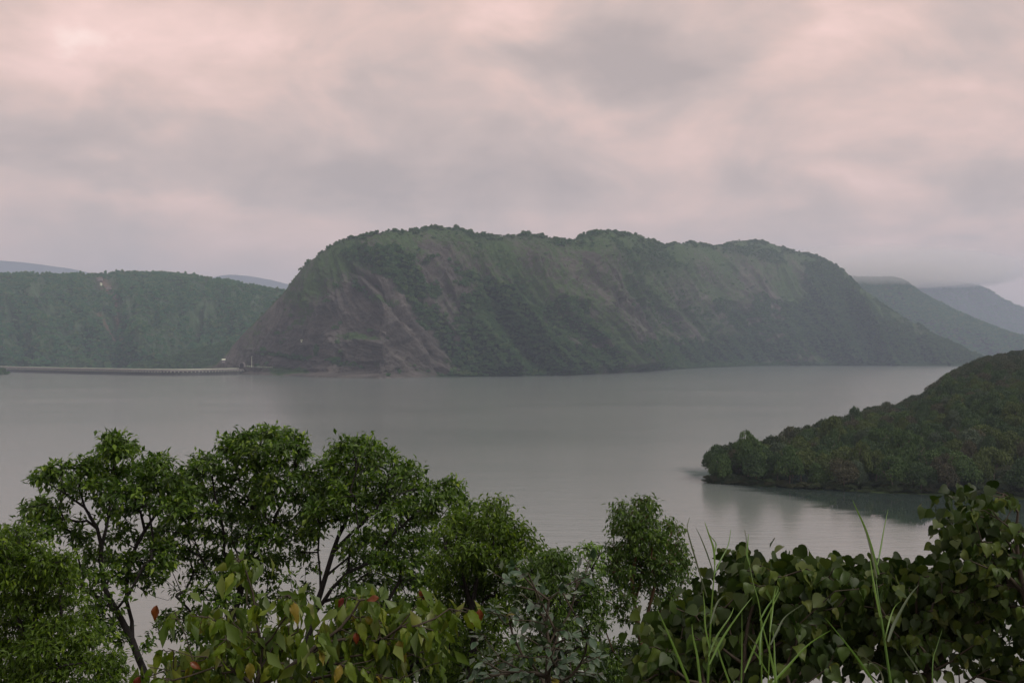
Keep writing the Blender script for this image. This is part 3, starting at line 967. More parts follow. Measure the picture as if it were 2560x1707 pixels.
far_src = [crown_mesh('far_crown', M['far_green'], 100 + i, lobes=6, per=26, leaf=0.34) for i in range(4)]
hill_src = [crown_mesh('slope_crown', M['hill_green'], 120 + i, lobes=6, per=26, leaf=0.34) for i in range(4)]


def sizes(n, lo, hi, rs=3, tall=(0.7, 1.3)):
    r = np.random.default_rng(rs)
    s = r.uniform(lo, hi, n)
    sc = np.stack([s, s, s * r.uniform(*tall, n)], -1)
    rt = np.stack([r.normal(0, .08, n), r.normal(0, .08, n), r.uniform(0, 6.28, n)], -1)
    return sc, rt


pt, _, _ = sample_sheet(HL, 22000, lambda h: (1 - 0.95 * np.clip(h['mk']['soil'], 0, 1)) * sstep(0.30, 0.55, fbm(h['U'] / 22, h['V'] / 14, 4) ) + 0.02, 1)
pt[:, 2] -= 0.8
sc, rt = sizes(len(pt), 2.6, 5.6, 2)
instancer('valley_forest', pt, sc, rt, far_src)
pc, _, _ = sample_sheet(HL, 700, lambda h: ((h['T'] > 0.93) & (h['U'] > -60) & (h['U'] < 760)).astype(float), 4)
sc, rt = sizes(len(pc), 1.5, 4.8, 5, (0.8, 2.3))
instancer('skyline_forest', pc, sc, rt, far_src)
pt, _, _ = sample_sheet(HK, 700, lambda h: np.ones_like(h['U']), 6)
sc, rt = sizes(len(pt), 3.0, 5.5, 7)
instancer('knoll_forest', pt, sc, rt, hill_src)
pt, _, _ = sample_sheet(HM, 17000, lambda h: np.clip(h['mk']['veg'] - 0.32, 0, 1) + 0.004, 8)
pt[:, 2] -= 0.6
sc, rt = sizes(len(pt), 2.6, 5.6, 9)
instancer('hill_forest', pt, sc, rt, hill_src)
pt, _, _ = sample_sheet(HM, 900, lambda h: ((h['T'] > 0.965) & (h['U'] > 760)).astype(float) * sstep(0.42, 0.6, fbm(h['U'] / 22, h['U'] * 0 + 3, 3)) + ((h['T'] > 0.965) & (h['U'] > 640)) * 0.12, 10)
sc, rt = sizes(len(pt), 1.2, 3.2, 12, (0.8, 1.8))
instancer('crest_forest', pt, sc, rt, hill_src)
pt, _, _ = sample_sheet(HM, 9000, lambda h: np.clip(h['mk']['grassy'] - 0.35, 0, 1) * (h['U'] > 600), 11)
sc, rt = sizes(len(pt), 0.8, 2.0, 13, (0.5, 0.9))
instancer('slope_undergrowth', pt, sc, rt, hill_src)
for nm, Hd, n, rs in (('distant_forest', HF2, 7000, 20), ('remote_forest', HF3, 4000, 21)):
    pt, _, _ = sample_sheet(Hd, n, lambda h: np.ones_like(h['U']), rs)
    sc, rt = sizes(len(pt), 5, 11, rs)
    instancer(nm, pt, sc, rt, far_src)

# ------------------------------------------------------------------ wooded spur: individual trees
tint_names = list(TINTS)
tint_p = [0.38, 0.20, 0.13, 0.07, 0.22]
spur_crowns = {k: [crown_mesh('crown', M['spur ' + k], 200 + 10 * i + j, lobes=15, per=340, leaf=0.062, round_=True) for j in range(3)] for i, k in enumerate(tint_names)}
spur_trunks = [trunk_mesh('trunk', M['bark_pale'], 300 + j) for j in range(3)]
cand, ci_, cj_ = sample_sheet(HS, 9000, lambda h: (h['U'] > 1782) * (1.0 + 5.0 * (h['U'] < 1900)), 30, 1.25)
keep = []
cell = {}
r30 = np.random.default_rng(31)
for i in range(len(cand)):
    p = cand[i]
    uu = CU + p[0] / p[1] * F; vv = HZ + (H - p[2]) / p[1] * F
    if 2505 < uu < 2600 and 1150 < vv < 1225 and r30.random() < 0.85:      # the open grassy bank
        continue
    md_ = 5.4
    key = (int(p[0] // md_), int(p[1] // md_))
    ok = True
    for a in (-1, 0, 1):
        for b2 in (-1, 0, 1):
            for q_ in cell.get((key[0] + a, key[1] + b2), ()):
                if (q_[0] - p[0]) ** 2 + (q_[1] - p[1]) ** 2 < md_ ** 2:
                    ok = False
    if ok:
        cell.setdefault(key, []).append(p); keep.append(i)
keep = np.array(keep)
kp = cand[keep]; kT = HS['T'][ci_[keep], cj_[keep]]
ku = CU + kp[:, 0] / kp[:, 1] * F
inview = (ku < 2600) & (kT < 1.04)
order = np.argsort(np.where(inview, kp[:, 1], 1e9))
indiv = order[:min(300, int(inview.sum()))]
print('spur trees', len(kp), 'in view', int(inview.sum()))
proto = {}
made = []
for n_, i in enumerate(indiv):
    p = kp[i]
    tn = tint_names[r30.choice(5, p=tint_p)]
    vr = r30.integers(3)
    R_ = r30.uniform(3.0, 5.9); hh = (r30.uniform(6.0, 8.2) + 0.55 * R_) * (1.35 if r30.random() < 0.13 else 1.0)
    key = (tn, int(vr))
    if key not in proto:
        root = link('spur_tree', None)
        link('crown', spur_crowns[tn][vr], root)
        link('trunk', spur_trunks[vr], root)
        proto[key] = root
    else:
        src = proto[key]
        root = src.copy(); C.objects.link(root)
        for ch in src.children:
            c_ = ch.copy(); C.objects.link(c_); c_.parent = root
    root.location = (p[0], p[1], p[2] - 0.4)
    root.rotation_euler = (0, 0, r30.uniform(0, 6.28))
    root.scale = (R_, R_, hh)
    made.append((root, tn, float(kT[i]), float(ku[i]), R_))
rows = ['standing at the waterline', 'in the first rank above the water', 'in the second rank above the water', 'in the third rank above the water', 'in the rank below the crest', 'on the crest']
edges = [0.09, 0.28, 0.48, 0.68, 0.86, 9]


def ordinal(n):
    return f"{n}{'th' if 10 <= n % 100 <= 20 else {1: 'st', 2: 'nd', 3: 'rd'}.get(n % 10, 'th')}"


for k_, (rw, e1) in enumerate(zip(rows, edges)):
    e0 = edges[k_ - 1] if k_ else -1
    mem = sorted([m_ for m_ in made if e0 <= m_[2] < e1], key=lambda m_: m_[3])
    for j_, (root, tn, _t, _u, R_) in enumerate(mem):
        tag(root, f"{'broad' if R_ > 4.5 else 'compact'} {tn} tree {rw}, {ordinal(j_ + 1)} from the spur's tip", 'tree', 'trees covering the wooded spur')
rest = order[len(indiv):]
spur_src = [crown_mesh('spur_crown', M['spur_stuff'], 340 + j, lobes=12, per=220, leaf=0.080, round_=True) for j in range(4)]
rp_ = kp[rest].copy(); rp_[:, 2] -= 0.4
r32 = np.random.default_rng(32)
s1 = r32.uniform(3.8, 5.8, len(rp_)); s2 = r32.uniform(7, 10.5, len(rp_))
instancer('spur_forest', rp_, np.stack([s1, s1, s2], -1), np.stack([s1 * 0, s1 * 0, r32.uniform(0, 6.28, len(rp_))], -1), spur_src)
# low growth between the trees and along the water
pt, _, _ = sample_sheet(HS, 3200, lambda h: (h['T'] < 1.0) * (0.35 + 2.5 * (h['T'] < 0.12)) * (1 + 14 * (h['U'] < 1860)), 33)
sc, rt = sizes(len(pt), 1.0, 2.4, 34, (0.6, 1.1))
instancer('spur_undergrowth', pt, sc, rt, spur_src)

# little wooded point in front of the dam's far end
pm, HP = hill_sheet('wooded_point', [(-260, 880), (-120, 890), (-40, 905), (0, 917), (14, 927), (22, 935)], lambda u: np.interp(u, [-260, 22], [1500, 1740]), M['green_hill'],
                    np.arange(-260, 23, 3.0), np.full(95, 1.4), z0=0, nt_=40, masks=masks_green(), prof=0.3)
pt, _, _ = sample_sheet(HP, 420, lambda h: np.ones_like(h['U']), 36)
sc, rt = sizes(len(pt), 2.5, 4.5, 37)
instancer('point_forest', pt, sc, rt, hill_src)

# ------------------------------------------------------------------ dam
DZ = 11.2
us = np.array([-260, -100, 50, 180, 320, 450, 540, 590, 612])
ds = np.array([2350, 2120, 1910, 1790, 1690, 1640, 1690, 1742, 1765], float)
uu = np.linspace(-260, 612, 241)
dd = smooth_interp(list(zip(us, ds)), uu, 41)
cx = (uu - CU) / F * dd; cy = dd
tx, ty = np.gradient(cx), np.gradient(cy)
tl = np.hypot(tx, ty); nx_, ny_ = ty / tl, -tx / tl      # towards the lake (camera side)
flip = np.where(ny_ > 0, -1, 1); nx_, ny_ = nx_ * flip, ny_ * flip


def sweep(off0, off1, z0, z1):
    """a closed bar along the dam's curve between offsets off0..off1 from the lake-side face"""
    pr = [(off0, z0), (off0, z1), (off1, z1), (off1, z0)]
    v = np.stack([np.stack([cx - nx_ * o, cy - ny_ * o, np.full_like(cx, z)], -1) for o, z in pr], 1)
    n = len(cx)
    base = (np.arange(n - 1) * 4)[:, None]
    f = []
    for i in range(4):
        j = (i + 1) % 4
        f.append(np.concatenate([base + i, base + j, base + j + 4, base + i + 4], 1))
    f = np.concatenate(f)
    caps = np.array([[0, 1, 2, 3], [(n - 1) * 4 + 3, (n - 1) * 4 + 2, (n - 1) * 4 + 1, (n - 1) * 4]])
    return v.reshape(-1, 3), np.concatenate([f, caps])


o0 = np.array((cx[120], cy[120], 0))
dam = thing('arch_dam', 'long curved grey concrete dam with pale railing closing the lake', 'dam', o0)


def dampart(name, v, f, mat, smooth=False):
    return link(name, mesh_np(name, v - o0, f, smooth, None, [mat]), dam)


dm, t, b = new_mat('dam_concrete')
geo = N(t, 'ShaderNodeNewGeometry')
nn = noise(t, scale_vec(t, geo.outputs['Position'], (1, 1, 0.15)), 0.22, 6, 0.7).outputs['Fac']
L(t, ramp(t, nn, [(0.35, (0.035, 0.037, 0.040)), (0.55, (0.065, 0.066, 0.066)), (0.75, (0.17, 0.17, 0.155))]), b.inputs['Base Color'])
b.inputs['Roughness'].default_value = 0.9
dampart('wall', *sweep(0, 9, -3, DZ - 4.2), dm)
dampart('walkway', *sweep(-1.6, 10, DZ - 4.2, DZ - 3.3), M['concrete'])
dampart('parapet', *sweep(-1.4, -1.0, DZ - 3.29, DZ - 2.1), M['concrete'])
dampart('roadway', *sweep(-0.9, 9.0, DZ - 3.29, DZ - 2.9), M['asphalt'])
dampart('kerb_rail', *sweep(-1.5, -0.9, DZ - 2.09, DZ - 1.75), M['concrete_pale'])
dampart('far_parapet', *sweep(9.2, 9.7, DZ - 3.29, DZ - 1.2), M['concrete'])
dampart('handrail', *sweep(9.0, 9.9, DZ - 1.19, DZ - 0.35), M['white_paint'])
bvs, bf_ = boxes([(0, 0, 0, 1.6, 1.5, 1.8)])
bme = mesh_np('bracket', bvs, bf_, False, None, [M['concrete_pale']])
cum = np.concatenate([[0], np.cumsum(np.hypot(np.diff(cx), np.diff(cy)))])
nb_ = 190
for s_ in np.linspace(2, cum[-1] - 2, nb_):
    x = np.interp(s_, cum, cx); y = np.interp(s_, cum, cy)
    a, b_ = np.interp(s_, cum, nx_), np.interp(s_, cum, ny_)
    o = link('bracket', bme, dam, (x + a * 0.8 - o0[0], y + b_ * 0.8 - o0[1], DZ - 5.15))
    o.rotation_euler = (0, 0, math.atan2(b_, a) - math.pi / 2)


def hill_point(u, v, Hd=HM, tmax=1.0):
    m_ = np.where(Hd['T'] <= tmax, 0, 1e9)
    co = Hd['co']
    U2 = CU + co[..., 0] / co[..., 1] * F
    V2 = HZ + (H - co[..., 2]) / co[..., 1] * F
    k = np.argmin((U2 - u) ** 2 + (V2 - v) ** 2 + m_)
    return co.reshape(-1, 3)[k]


# tunnel mouth where the dam meets the rock
tp = hill_point(606, 917)
tun = thing('tunnel_mouth', 'dark arched tunnel mouth in the rock where the dam ends', 'tunnel', tp)
pr = [(-4.6, 0)] + [(-4.6 * math.cos(a), 4.2 + 4.0 * math.sin(a)) for a in np.linspace(0, math.pi, 13)] + [(4.6, 0)]
prin = [(x * 0.82, z * 0.88) for x, z in pr]
v = [(x, y, z) for y in (-5, 3) for x, z in pr] + [(x, y, z) for y in (-5, 3) for x, z in prin]
n = len(pr)
f = []
for i in range(n - 1):
    f += [(i, i + 1, n + i + 1, n + i), (2 * n + i + 1, 2 * n + i, 3 * n + i, 3 * n + i + 1), (i + 1, i, 2 * n + i, 2 * n + i + 1)]
link('portal', mesh_np('portal', v, f, True, None, [M['concrete']]), tun)
f2 = [(3 * n + 0 - 3 * n, 1, n - 2, n - 1)]
v2 = [(x, -3.5, z) for x, z in prin]
vv_, ff_ = [], []
for i in range(n // 2):
    ff_.append((i, i + 1, n - 2 - i, n - 1 - i))
link('passage_shade', mesh_np('passage_shade', v2, ff_, False, None, [M['dark_void']]), tun)  # flat near-black sheet across the mouth stands in for the tunnel's darkness

# mast beside the tunnel
mp = hill_point(632, 917)
mast = thing('lamp_mast', 'thin white mast standing on the track beside the tunnel mouth', 'mast', mp)
v, f = tubes(np.array([(0, -6, -1), (0, -6, 9.)]), np.array([(0, -6, 9.), (0, -6, 19.)]), np.array([0.42, 0.34]), np.array([0.34, 0.24]), 8)
link('pole', mesh_np('pole', v, f, True, None, [M['white_paint']]), mast)
v, f = boxes([(0.9, -6, 19.1, 2.4, 0.5, 0.35)])
link('lamp_head', mesh_np('lamp_head', v, f, False, None, [M['metal_grey']]), mast)


def hut(name, label, cat, p, sx, sy, sz, group=None, rot=0.0, wall='white_paint', roof='roof_red', rise=0.35, lift=0.0):
    root = thing(name, label, cat, p, group)
    root.rotation_euler = (0, 0, rot)
    v, f = boxes([(0, 0, sz / 2 - 1 + lift, sx, sy, sz + 2)])
    link('wall', mesh_np('wall', v, f, False, None, [M[wall]]), root)
    e = 0.5
    zt = sz + lift
    a, b_ = sx / 2 + e, sy / 2 + e
    h_ = sy * rise
    v = [(-a, -b_, zt), (a, -b_, zt), (a, b_, zt), (-a, b_, zt), (-a, 0, zt + h_), (a, 0, zt + h_),
         (-a, -b_, zt + .25), (a, -b_, zt + .25), (a, b_, zt + .25), (-a, b_, zt + .25), (-a, 0, zt + h_ + .25), (a, 0, zt + h_ + .25)]
    f = [(0, 1, 7, 6), (2, 3, 9, 8), (6, 7, 11, 10), (8, 9, 10, 11), (0, 4, 5, 1), (4, 3, 2, 5), (0, 6, 10, 4), (3, 4, 10, 9), (1, 5, 11, 7), (2, 8, 11, 5)]
    link('roof', mesh_np('roof', v, f, False, None, [M[roof]]), root)
    v, f = boxes([(sx * 0.2, -sy / 2 - 0.03, 1.0 + lift, 0.9, 0.08, 2.0)])
    link('door', mesh_np('door', v, f, False, None, [M['dark_void']]), root)
    for wx in (-0.25, 0.0):
        v, f = boxes([(sx * wx - .6, -sy / 2 - 0.03, 1.5 + lift, 1.0, 0.08, 0.9)])
        link('window', mesh_np('window', v, f, False, None, [M['dark_void']]), root)
    return root


hp = hill_point(562, 904)
hh_ = hut('watch_hut', 'small hut with a white roof on the rock edge above the dam end', 'hut', (hp[0], hp[1] - 4, hp[2]), 5.5, 4.5, 3, wall='concrete', roof='white_paint')
v, f = boxes([(-2.4, -2.5, -3, 0.35, 0.35, 8), (2.4, -2.5, -3, 0.35, 0.35, 8)])
link('stilt', mesh_np('stilt', v[:8], f[:6], False, None, [M['concrete']]), hh_)
link('stilt', mesh_np('stilt', v[8:], f[:6], False, None, [M['concrete']]), hh_)
hp = hill_point(755, 853)
hut('rock_shrine', 'tiny white box on the ledge under the dark rock recess', 'shrine', (hp[0], hp[1] - 3, hp[2]), 2.2, 1.8, 1.8, roof='white_paint')
# railing along the track to the right of the tunnel
fence = None
pts = [hill_point(u, np.interp(u, [614, 680], [915.5, 919.5])) for u in np.linspace(614, 682, 14)]
fo = thing('track_railing', 'low pale railing along the track round the foot of the rock hill', 'railing', pts[0])
pm_ = mesh_np('post', *boxes([(0, 0, 0.6, 0.35, 0.35, 1.6)]), False, None, [M['white_paint']])
for p in pts:
    link('post', pm_, fo, tuple(p - pts[0] + np.array((0, -1.5, 0))))
pa = np.array(pts) - pts[0] + np.array((0, -1.5, 1.25))
v, f = tubes(pa[:-1], pa[1:], np.full(13, .16), np.full(13, .16), 5)
link('rail', mesh_np('rail', v, f, True, None, [M['white_paint']]), fo)

for (u, v_, sx, sy, sz, lab, roof) in ((250, 703, 14, 8, 5, 'pale house with a reddish roof high on the green hill, the upper of the pair', 'roof_red'),
                                       (272, 722, 16, 8, 4, 'low house with a reddish roof beside the bare soil on the green hill', 'roof_red'),
                                       (254, 714, 4, 4, 3, 'very small white building between the two houses on the green hill', 'white_paint')):
    p = hill_point(u, v_, HL)
    hut('hillside_house', lab, 'house', p + np.array((0, -3, 1.5)), sx, sy, sz, 'houses on the green hill', wall='concrete' if roof == 'roof_red' else 'white_paint', roof=roof)

# ------------------------------------------------------------------ foreground trees with small leaves
def Z5(x, y): return (x / 2.351, 1040 + y / 2.351)
def Z6(x, y): return (500 + x / 2.351, 1040 + y / 2.351)


G_ = 'trees below the viewpoint'
small_leaf_tree('leafy_tree', 'tall open-branched green tree on the left, its dark forked trunk leaning left', G_, 18.0,
    [[(366, 1690, 18), (330, 1600, 18), (300, 1540, 18), (272, 1500, 18), (215, 1480, 18)],
     [(330, 1600, 18), (316, 1500, 18.3), (318, 1440, 18.4), (338, 1370, 18.5), (362, 1325, 18.6), (400, 1270, 18.6)],
     [(300, 1540, 18), (262, 1470, 17.8), (252, 1400, 17.8), (254, 1365, 17.8), (243, 1320, 17.8), (212, 1268, 17.6), (165, 1235, 17.5), (125, 1212, 17.5)],
     [(254, 1365, 17.8), (268, 1310, 18), (280, 1230, 18), (285, 1160, 18), (290, 1110, 18)],
     [(318, 1440, 18.4), (385, 1490, 18.6), (420, 1500, 18.6), (450, 1470, 18.6)],
     [(280, 1230, 18), (350, 1200, 18.3), (395, 1160, 18.3)]],
    [(278, 1096, 24), (300, 1104, 26), (268, 1122, 24), (318, 1122, 24), (332, 1132, 14), (290, 1132, 30), (250, 1140, 14), (395, 1150, 24), (375, 1160, 20), (420, 1160, 15), (412, 1172, 14),
     (240, 1158, 26), (205, 1162, 26), (222, 1180, 24), (152, 1175, 24), (122, 1180, 22), (100, 1188, 16), (90, 1195, 10), (128, 1200, 22), (175, 1200, 24), (335, 1180, 34), (290, 1185, 38), (380, 1195, 30), (240, 1205, 34),
     (420, 1198, 20), (400, 1220, 34), (350, 1225, 36), (440, 1225, 24), (300, 1235, 36), (195, 1230, 22), (160, 1220, 18), (250, 1250, 22), (345, 1265, 34), (400, 1262, 34), (300, 1275, 28), (440, 1262, 22),
     (110, 1262, 24), (85, 1270, 20), (62, 1272, 14), (140, 1270, 24), (120, 1292, 28), (155, 1300, 22), (75, 1300, 22), (165, 1325, 24), (110, 1330, 26), (200, 1300, 16),
     (205, 1345, 28), (260, 1290, 14), (310, 1320, 20), (290, 1345, 20), (340, 1345, 18), (230, 1385, 26), (275, 1395, 26), (310, 1400, 24), (350, 1395, 28), (390, 1370, 34), (400, 1405, 28),
     (205, 1420, 26), (255, 1440, 26), (300, 1440, 26), (345, 1440, 26), (380, 1432, 22), (230, 1470, 24), (195, 1460, 22), (320, 1480, 16), (370, 1470, 14), (255, 1515, 22), (290, 1520, 16),
     (280, 1560, 24), (255, 1585, 24), (300, 1600, 18), (370, 1600, 14), (230, 1545, 24), (437, 1192, 22), (458, 1218, 22), (462, 1250, 24), (452, 1288, 24), (470, 1230, 18)],
    M['leaf_green'], M['bark'], 0.130, 0.056)
small_leaf_tree('leafy_tree', 'dense rounded green tree between two forked ones, its top crown above the pink water', G_, 19.0,
    [[(572, 1707, 19), (578, 1640, 19), (572, 1560, 19), (560, 1500, 19), (530, 1440, 19), (500, 1390, 19), (480, 1330, 19)],
     [(572, 1560, 19), (600, 1480, 19.2), (620, 1400, 19.2), (630, 1300, 19.3), (640, 1200, 19.4), (655, 1110, 19.4)],
     [(620, 1400, 19.2), (680, 1330, 19), (710, 1250, 19), (735, 1150, 19)],
     [(600, 1480, 19.2), (560, 1380, 18.8), (550, 1280, 18.8), (530, 1190, 18.8)],
     [(560, 1500, 19), (475, 1500, 18.6), (460, 1450, 18.6)],
     [(578, 1640, 19), (500, 1560, 18.8), (470, 1520, 18.8), (440, 1490, 18.8)]],
    [(562, 1102, 16), (585, 1098, 20), (612, 1092, 24), (640, 1086, 26), (668, 1084, 26), (700, 1086, 24), (728, 1090, 22), (745, 1098, 16), (752, 1118, 18), (760, 1135, 12), (570, 1122, 20), (605, 1120, 30), (650, 1118, 34), (700, 1118, 32),
     (735, 1135, 24), (590, 1148, 28), (640, 1155, 36), (695, 1155, 34), (745, 1160, 18), (515, 1146, 18), (538, 1150, 18), (500, 1160, 22), (478, 1168, 18), (535, 1178, 30), (490, 1190, 26), (455, 1190, 14), (580, 1190, 34),
     (640, 1200, 38), (700, 1195, 34), (750, 1185, 26), (785, 1180, 18), (770, 1205, 24), (450, 1225, 26), (500, 1225, 34), (560, 1235, 36), (620, 1250, 38), (680, 1245, 38), (740, 1240, 34), (460, 1270, 32), (520, 1280, 36),
     (580, 1290, 36), (640, 1300, 38), (700, 1300, 36), (755, 1290, 26), (425, 1310, 28), (470, 1325, 34), (530, 1335, 34), (590, 1345, 34), (650, 1350, 36), (710, 1345, 34), (385, 1330, 24), (420, 1360, 30), (465, 1385, 32),
     (520, 1390, 30), (570, 1400, 32), (640, 1400, 34), (695, 1395, 30), (735, 1385, 18), (430, 1410, 22), (490, 1430, 26), (545, 1440, 28), (610, 1445, 30), (670, 1440, 24), (400, 1440, 16), (452, 1475, 18), (500, 1480, 22), (560, 1490, 30),
     (620, 1495, 28), (680, 1490, 20), (420, 1540, 20), (405, 1560, 16), (470, 1535, 24), (520, 1540, 26), (600, 1545, 26), (650, 1540, 22), (450, 1580, 18), (500, 1590, 26), (560, 1600, 22), (620, 1600, 24), (792, 1215, 24), (802, 1245, 26), (795, 1275, 26), (775, 1260, 26), (785, 1300, 24), (770, 1330, 22)],
    M['leaf_green'], M['bark'], 0.130, 0.056, dj=1.2)
small_leaf_tree('leafy_tree', 'spreading green tree whose long bare black limbs fan out to its right-hand boughs', G_, 18.5,
    [[(755, 1707, 18), (768, 1600, 18), (785, 1530, 18.2), (802, 1480, 18.3), (814, 1440, 18.4), (832, 1380, 18.5), (846, 1340, 18.5), (862, 1310, 18.5), (880, 1240, 18.5), (890, 1150, 18.5)],
     [(785, 1530, 18.2), (830, 1470, 18), (870, 1430, 18), (925, 1405, 18), (980, 1338, 18), (1020, 1300, 18), (1070, 1262, 18), (1130, 1240, 18)],
     [(802, 1480, 18.3), (800, 1430, 18.6), (795, 1380, 18.6), (800, 1300, 18.6), (820, 1220, 18.6)],
     [(832, 1380, 18.5), (880, 1330, 18.3), (940, 1270, 18.3), (970, 1200, 18.3)],
     [(814, 1440, 18.4), (850, 1410, 18.4), (900, 1370, 18.4), (930, 1340, 18.4)],
     [(925, 1405, 18), (1000, 1390, 18), (1050, 1350, 18)],
     [(768, 1600, 18), (850, 1560, 18), (900, 1510, 18)],
     [(755, 1707, 18), (860, 1620, 17.6), (960, 1520, 17.6), (1000, 1450, 17.6)]],
    [(855, 1104, 14), (880, 1106, 16), (905, 1104, 18), (930, 1114, 18), (950, 1128, 14), (965, 1136, 10), (845, 1122, 20), (880, 1128, 28), (920, 1138, 26), (820, 1148, 20), (810, 1165, 16), (850, 1160, 30), (900, 1165, 32), (945, 1165, 22),
     (985, 1148, 14), (1000, 1160, 18), (1025, 1170, 20), (1040, 1180, 10), (985, 1178, 24), (1015, 1190, 18), (820, 1190, 24), (870, 1200, 36), (925, 1205, 36), (975, 1210, 26), (815, 1225, 26), (1010, 1218, 22), (1045, 1218, 24), (1075, 1222, 18),
     (1110, 1208, 20), (1130, 1212, 18), (1148, 1226, 14), (1095, 1226, 18), (860, 1240, 36), (920, 1250, 38), (980, 1245, 34), (1030, 1245, 28), (1080, 1250, 26), (1120, 1245, 20), (1150, 1252, 18), (1178, 1262, 14), (800, 1270, 28), (1140, 1275, 16),
     (850, 1285, 32), (905, 1290, 32), (965, 1290, 30), (1020, 1280, 30), (1070, 1280, 26), (790, 1310, 22), (1000, 1320, 26), (1050, 1310, 26), (1095, 1300, 20), (900, 1345, 28), (945, 1340, 30), (985, 1360, 30), (1030, 1350, 30), (1075, 1350, 28),
     (770, 1340, 22), (870, 1370, 24), (765, 1380, 20), (915, 1390, 30), (960, 1405, 34), (1010, 1400, 34), (1060, 1400, 32), (880, 1415, 24), (775, 1420, 14), (920, 1440, 28), (970, 1450, 32), (1025, 1450, 32), (1070, 1450, 28), (870, 1455, 22),
     (850, 1490, 24), (900, 1490, 28), (950, 1500, 28), (1000, 1505, 28), (1050, 1500, 26), (760, 1475, 18), (735, 1500, 16), (840, 1530, 26), (890, 1540, 26), (940, 1550, 26), (830, 1580, 26), (880, 1590, 26), (800, 1620, 24), (1000, 1560, 26), (720, 1440, 14)],
    M['leaf_green'], M['bark'], 0.130, 0.056, dj=1.2)
small_leaf_tree('bushy_tree', 'yellow-green bushy tree filling the lower left corner, in front of the open-branched one', G_, 12.0,
    [[(60, 1760, 12), (70, 1640, 12), (90, 1540, 12), (100, 1450, 12), (90, 1380, 12)],
     [(70, 1640, 12), (150, 1560, 12), (170, 1470, 12), (165, 1410, 12)],
     [(70, 1640, 12), (20, 1500, 12), (10, 1400, 12)],
     [(60, 1760, 12), (160, 1690, 12), (250, 1660, 12)]],
    [(10, 1332, 26), (35, 1328, 22), (62, 1330, 22), (-20, 1340, 30), (25, 1355, 30), (65, 1352, 26), (90, 1370, 20), (-15, 1380, 36), (30, 1395, 36), (70, 1395, 30), (140, 1390, 22), (165, 1392, 18), (110, 1402, 30), (150, 1415, 30), (175, 1420, 16),
     (-10, 1430, 40), (40, 1440, 44), (90, 1440, 40), (135, 1450, 38), (170, 1455, 22), (0, 1490, 44), (60, 1495, 46), (115, 1500, 42), (160, 1500, 34), (195, 1495, 20), (20, 1550, 46), (75, 1555, 48), (130, 1555, 42), (180, 1545, 34), (215, 1540, 22),
     (0, 1610, 46), (55, 1615, 48), (110, 1615, 48), (165, 1605, 42), (215, 1590, 34), (245, 1580, 18), (20, 1670, 50), (80, 1675, 50), (140, 1670, 48), (200, 1655, 42), (250, 1645, 36), (285, 1640, 22), (300, 1668, 24), (260, 1690, 36), (0, 1730, 50), (60, 1735, 50), (125, 1730, 50), (190, 1715, 46), (240, 1730, 40), (300, 1710, 26)],
    M['leaf_yellowgreen'], M['bark'], 0.085, 0.028, per=10, droop=0.6, density=0.0085, dj=0.7, spread=0.06, tip=0.003)
small_leaf_tree('bushy_tree', 'dense mid-height tree of fine yellow-green leaves with twin rounded tops beside the spreading tree', G_, 15.0,
    [[(1180, 1740, 15), (1185, 1620, 15), (1180, 1520, 15), (1195, 1430, 15), (1235, 1340, 15), (1240, 1270, 15)],
     [(1180, 1520, 15), (1150, 1420, 15), (1140, 1340, 15)],
     [(1195, 1430, 15), (1270, 1370, 15), (1300, 1340, 15)]],
    [(1225, 1254, 14), (1245, 1252, 14), (1212, 1264, 10), (1232, 1272, 20), (1255, 1275, 18), (1215, 1285, 14), (1240, 1295, 24), (1265, 1300, 18), (1145, 1290, 18), (1165, 1286, 16), (1130, 1302, 18), (1155, 1305, 24), (1185, 1305, 20), (1210, 1308, 22),
     (1235, 1318, 26), (1265, 1320, 24), (1290, 1316, 20), (1310, 1322, 12), (1112, 1325, 20), (1140, 1328, 28), (1175, 1330, 28), (1290, 1338, 22), (1312, 1340, 14), (1205, 1340, 28), (1240, 1348, 30), (1275, 1355, 26), (1105, 1355, 24), (1140, 1360, 30),
     (1175, 1368, 32), (1215, 1378, 32), (1255, 1385, 32), (1295, 1375, 24), (1325, 1365, 18), (1345, 1362, 12), (1330, 1385, 18), (1095, 1390, 24), (1130, 1395, 32), (1170, 1405, 34), (1215, 1412, 34), (1255, 1420, 32), (1290, 1410, 26), (1090, 1425, 24),
     (1125, 1432, 32), (1170, 1440, 34), (1215, 1448, 34), (1255, 1452, 30), (1105, 1465, 28), (1145, 1475, 32), (1190, 1480, 34), (1235, 1485, 32), (1270, 1480, 26), (1110, 1500, 26), (1150, 1512, 32), (1200, 1520, 32), (1250, 1520, 30), (1120, 1540, 26),
     (1170, 1555, 32), (1220, 1560, 32), (1265, 1555, 26), (1130, 1590, 30), (1180, 1600, 34), (1230, 1600, 32), (1110, 1640, 32), (1160, 1650, 34), (1215, 1650, 34), (1265, 1640, 30), (1120, 1690, 36), (1180, 1700, 36), (1240, 1700, 34)],
    M['leaf_yellowgreen'], M['bark'], 0.095, 0.034, per=10, droop=0.5, density=0.0100, dj=0.8, spread=0.07, tip=0.003)
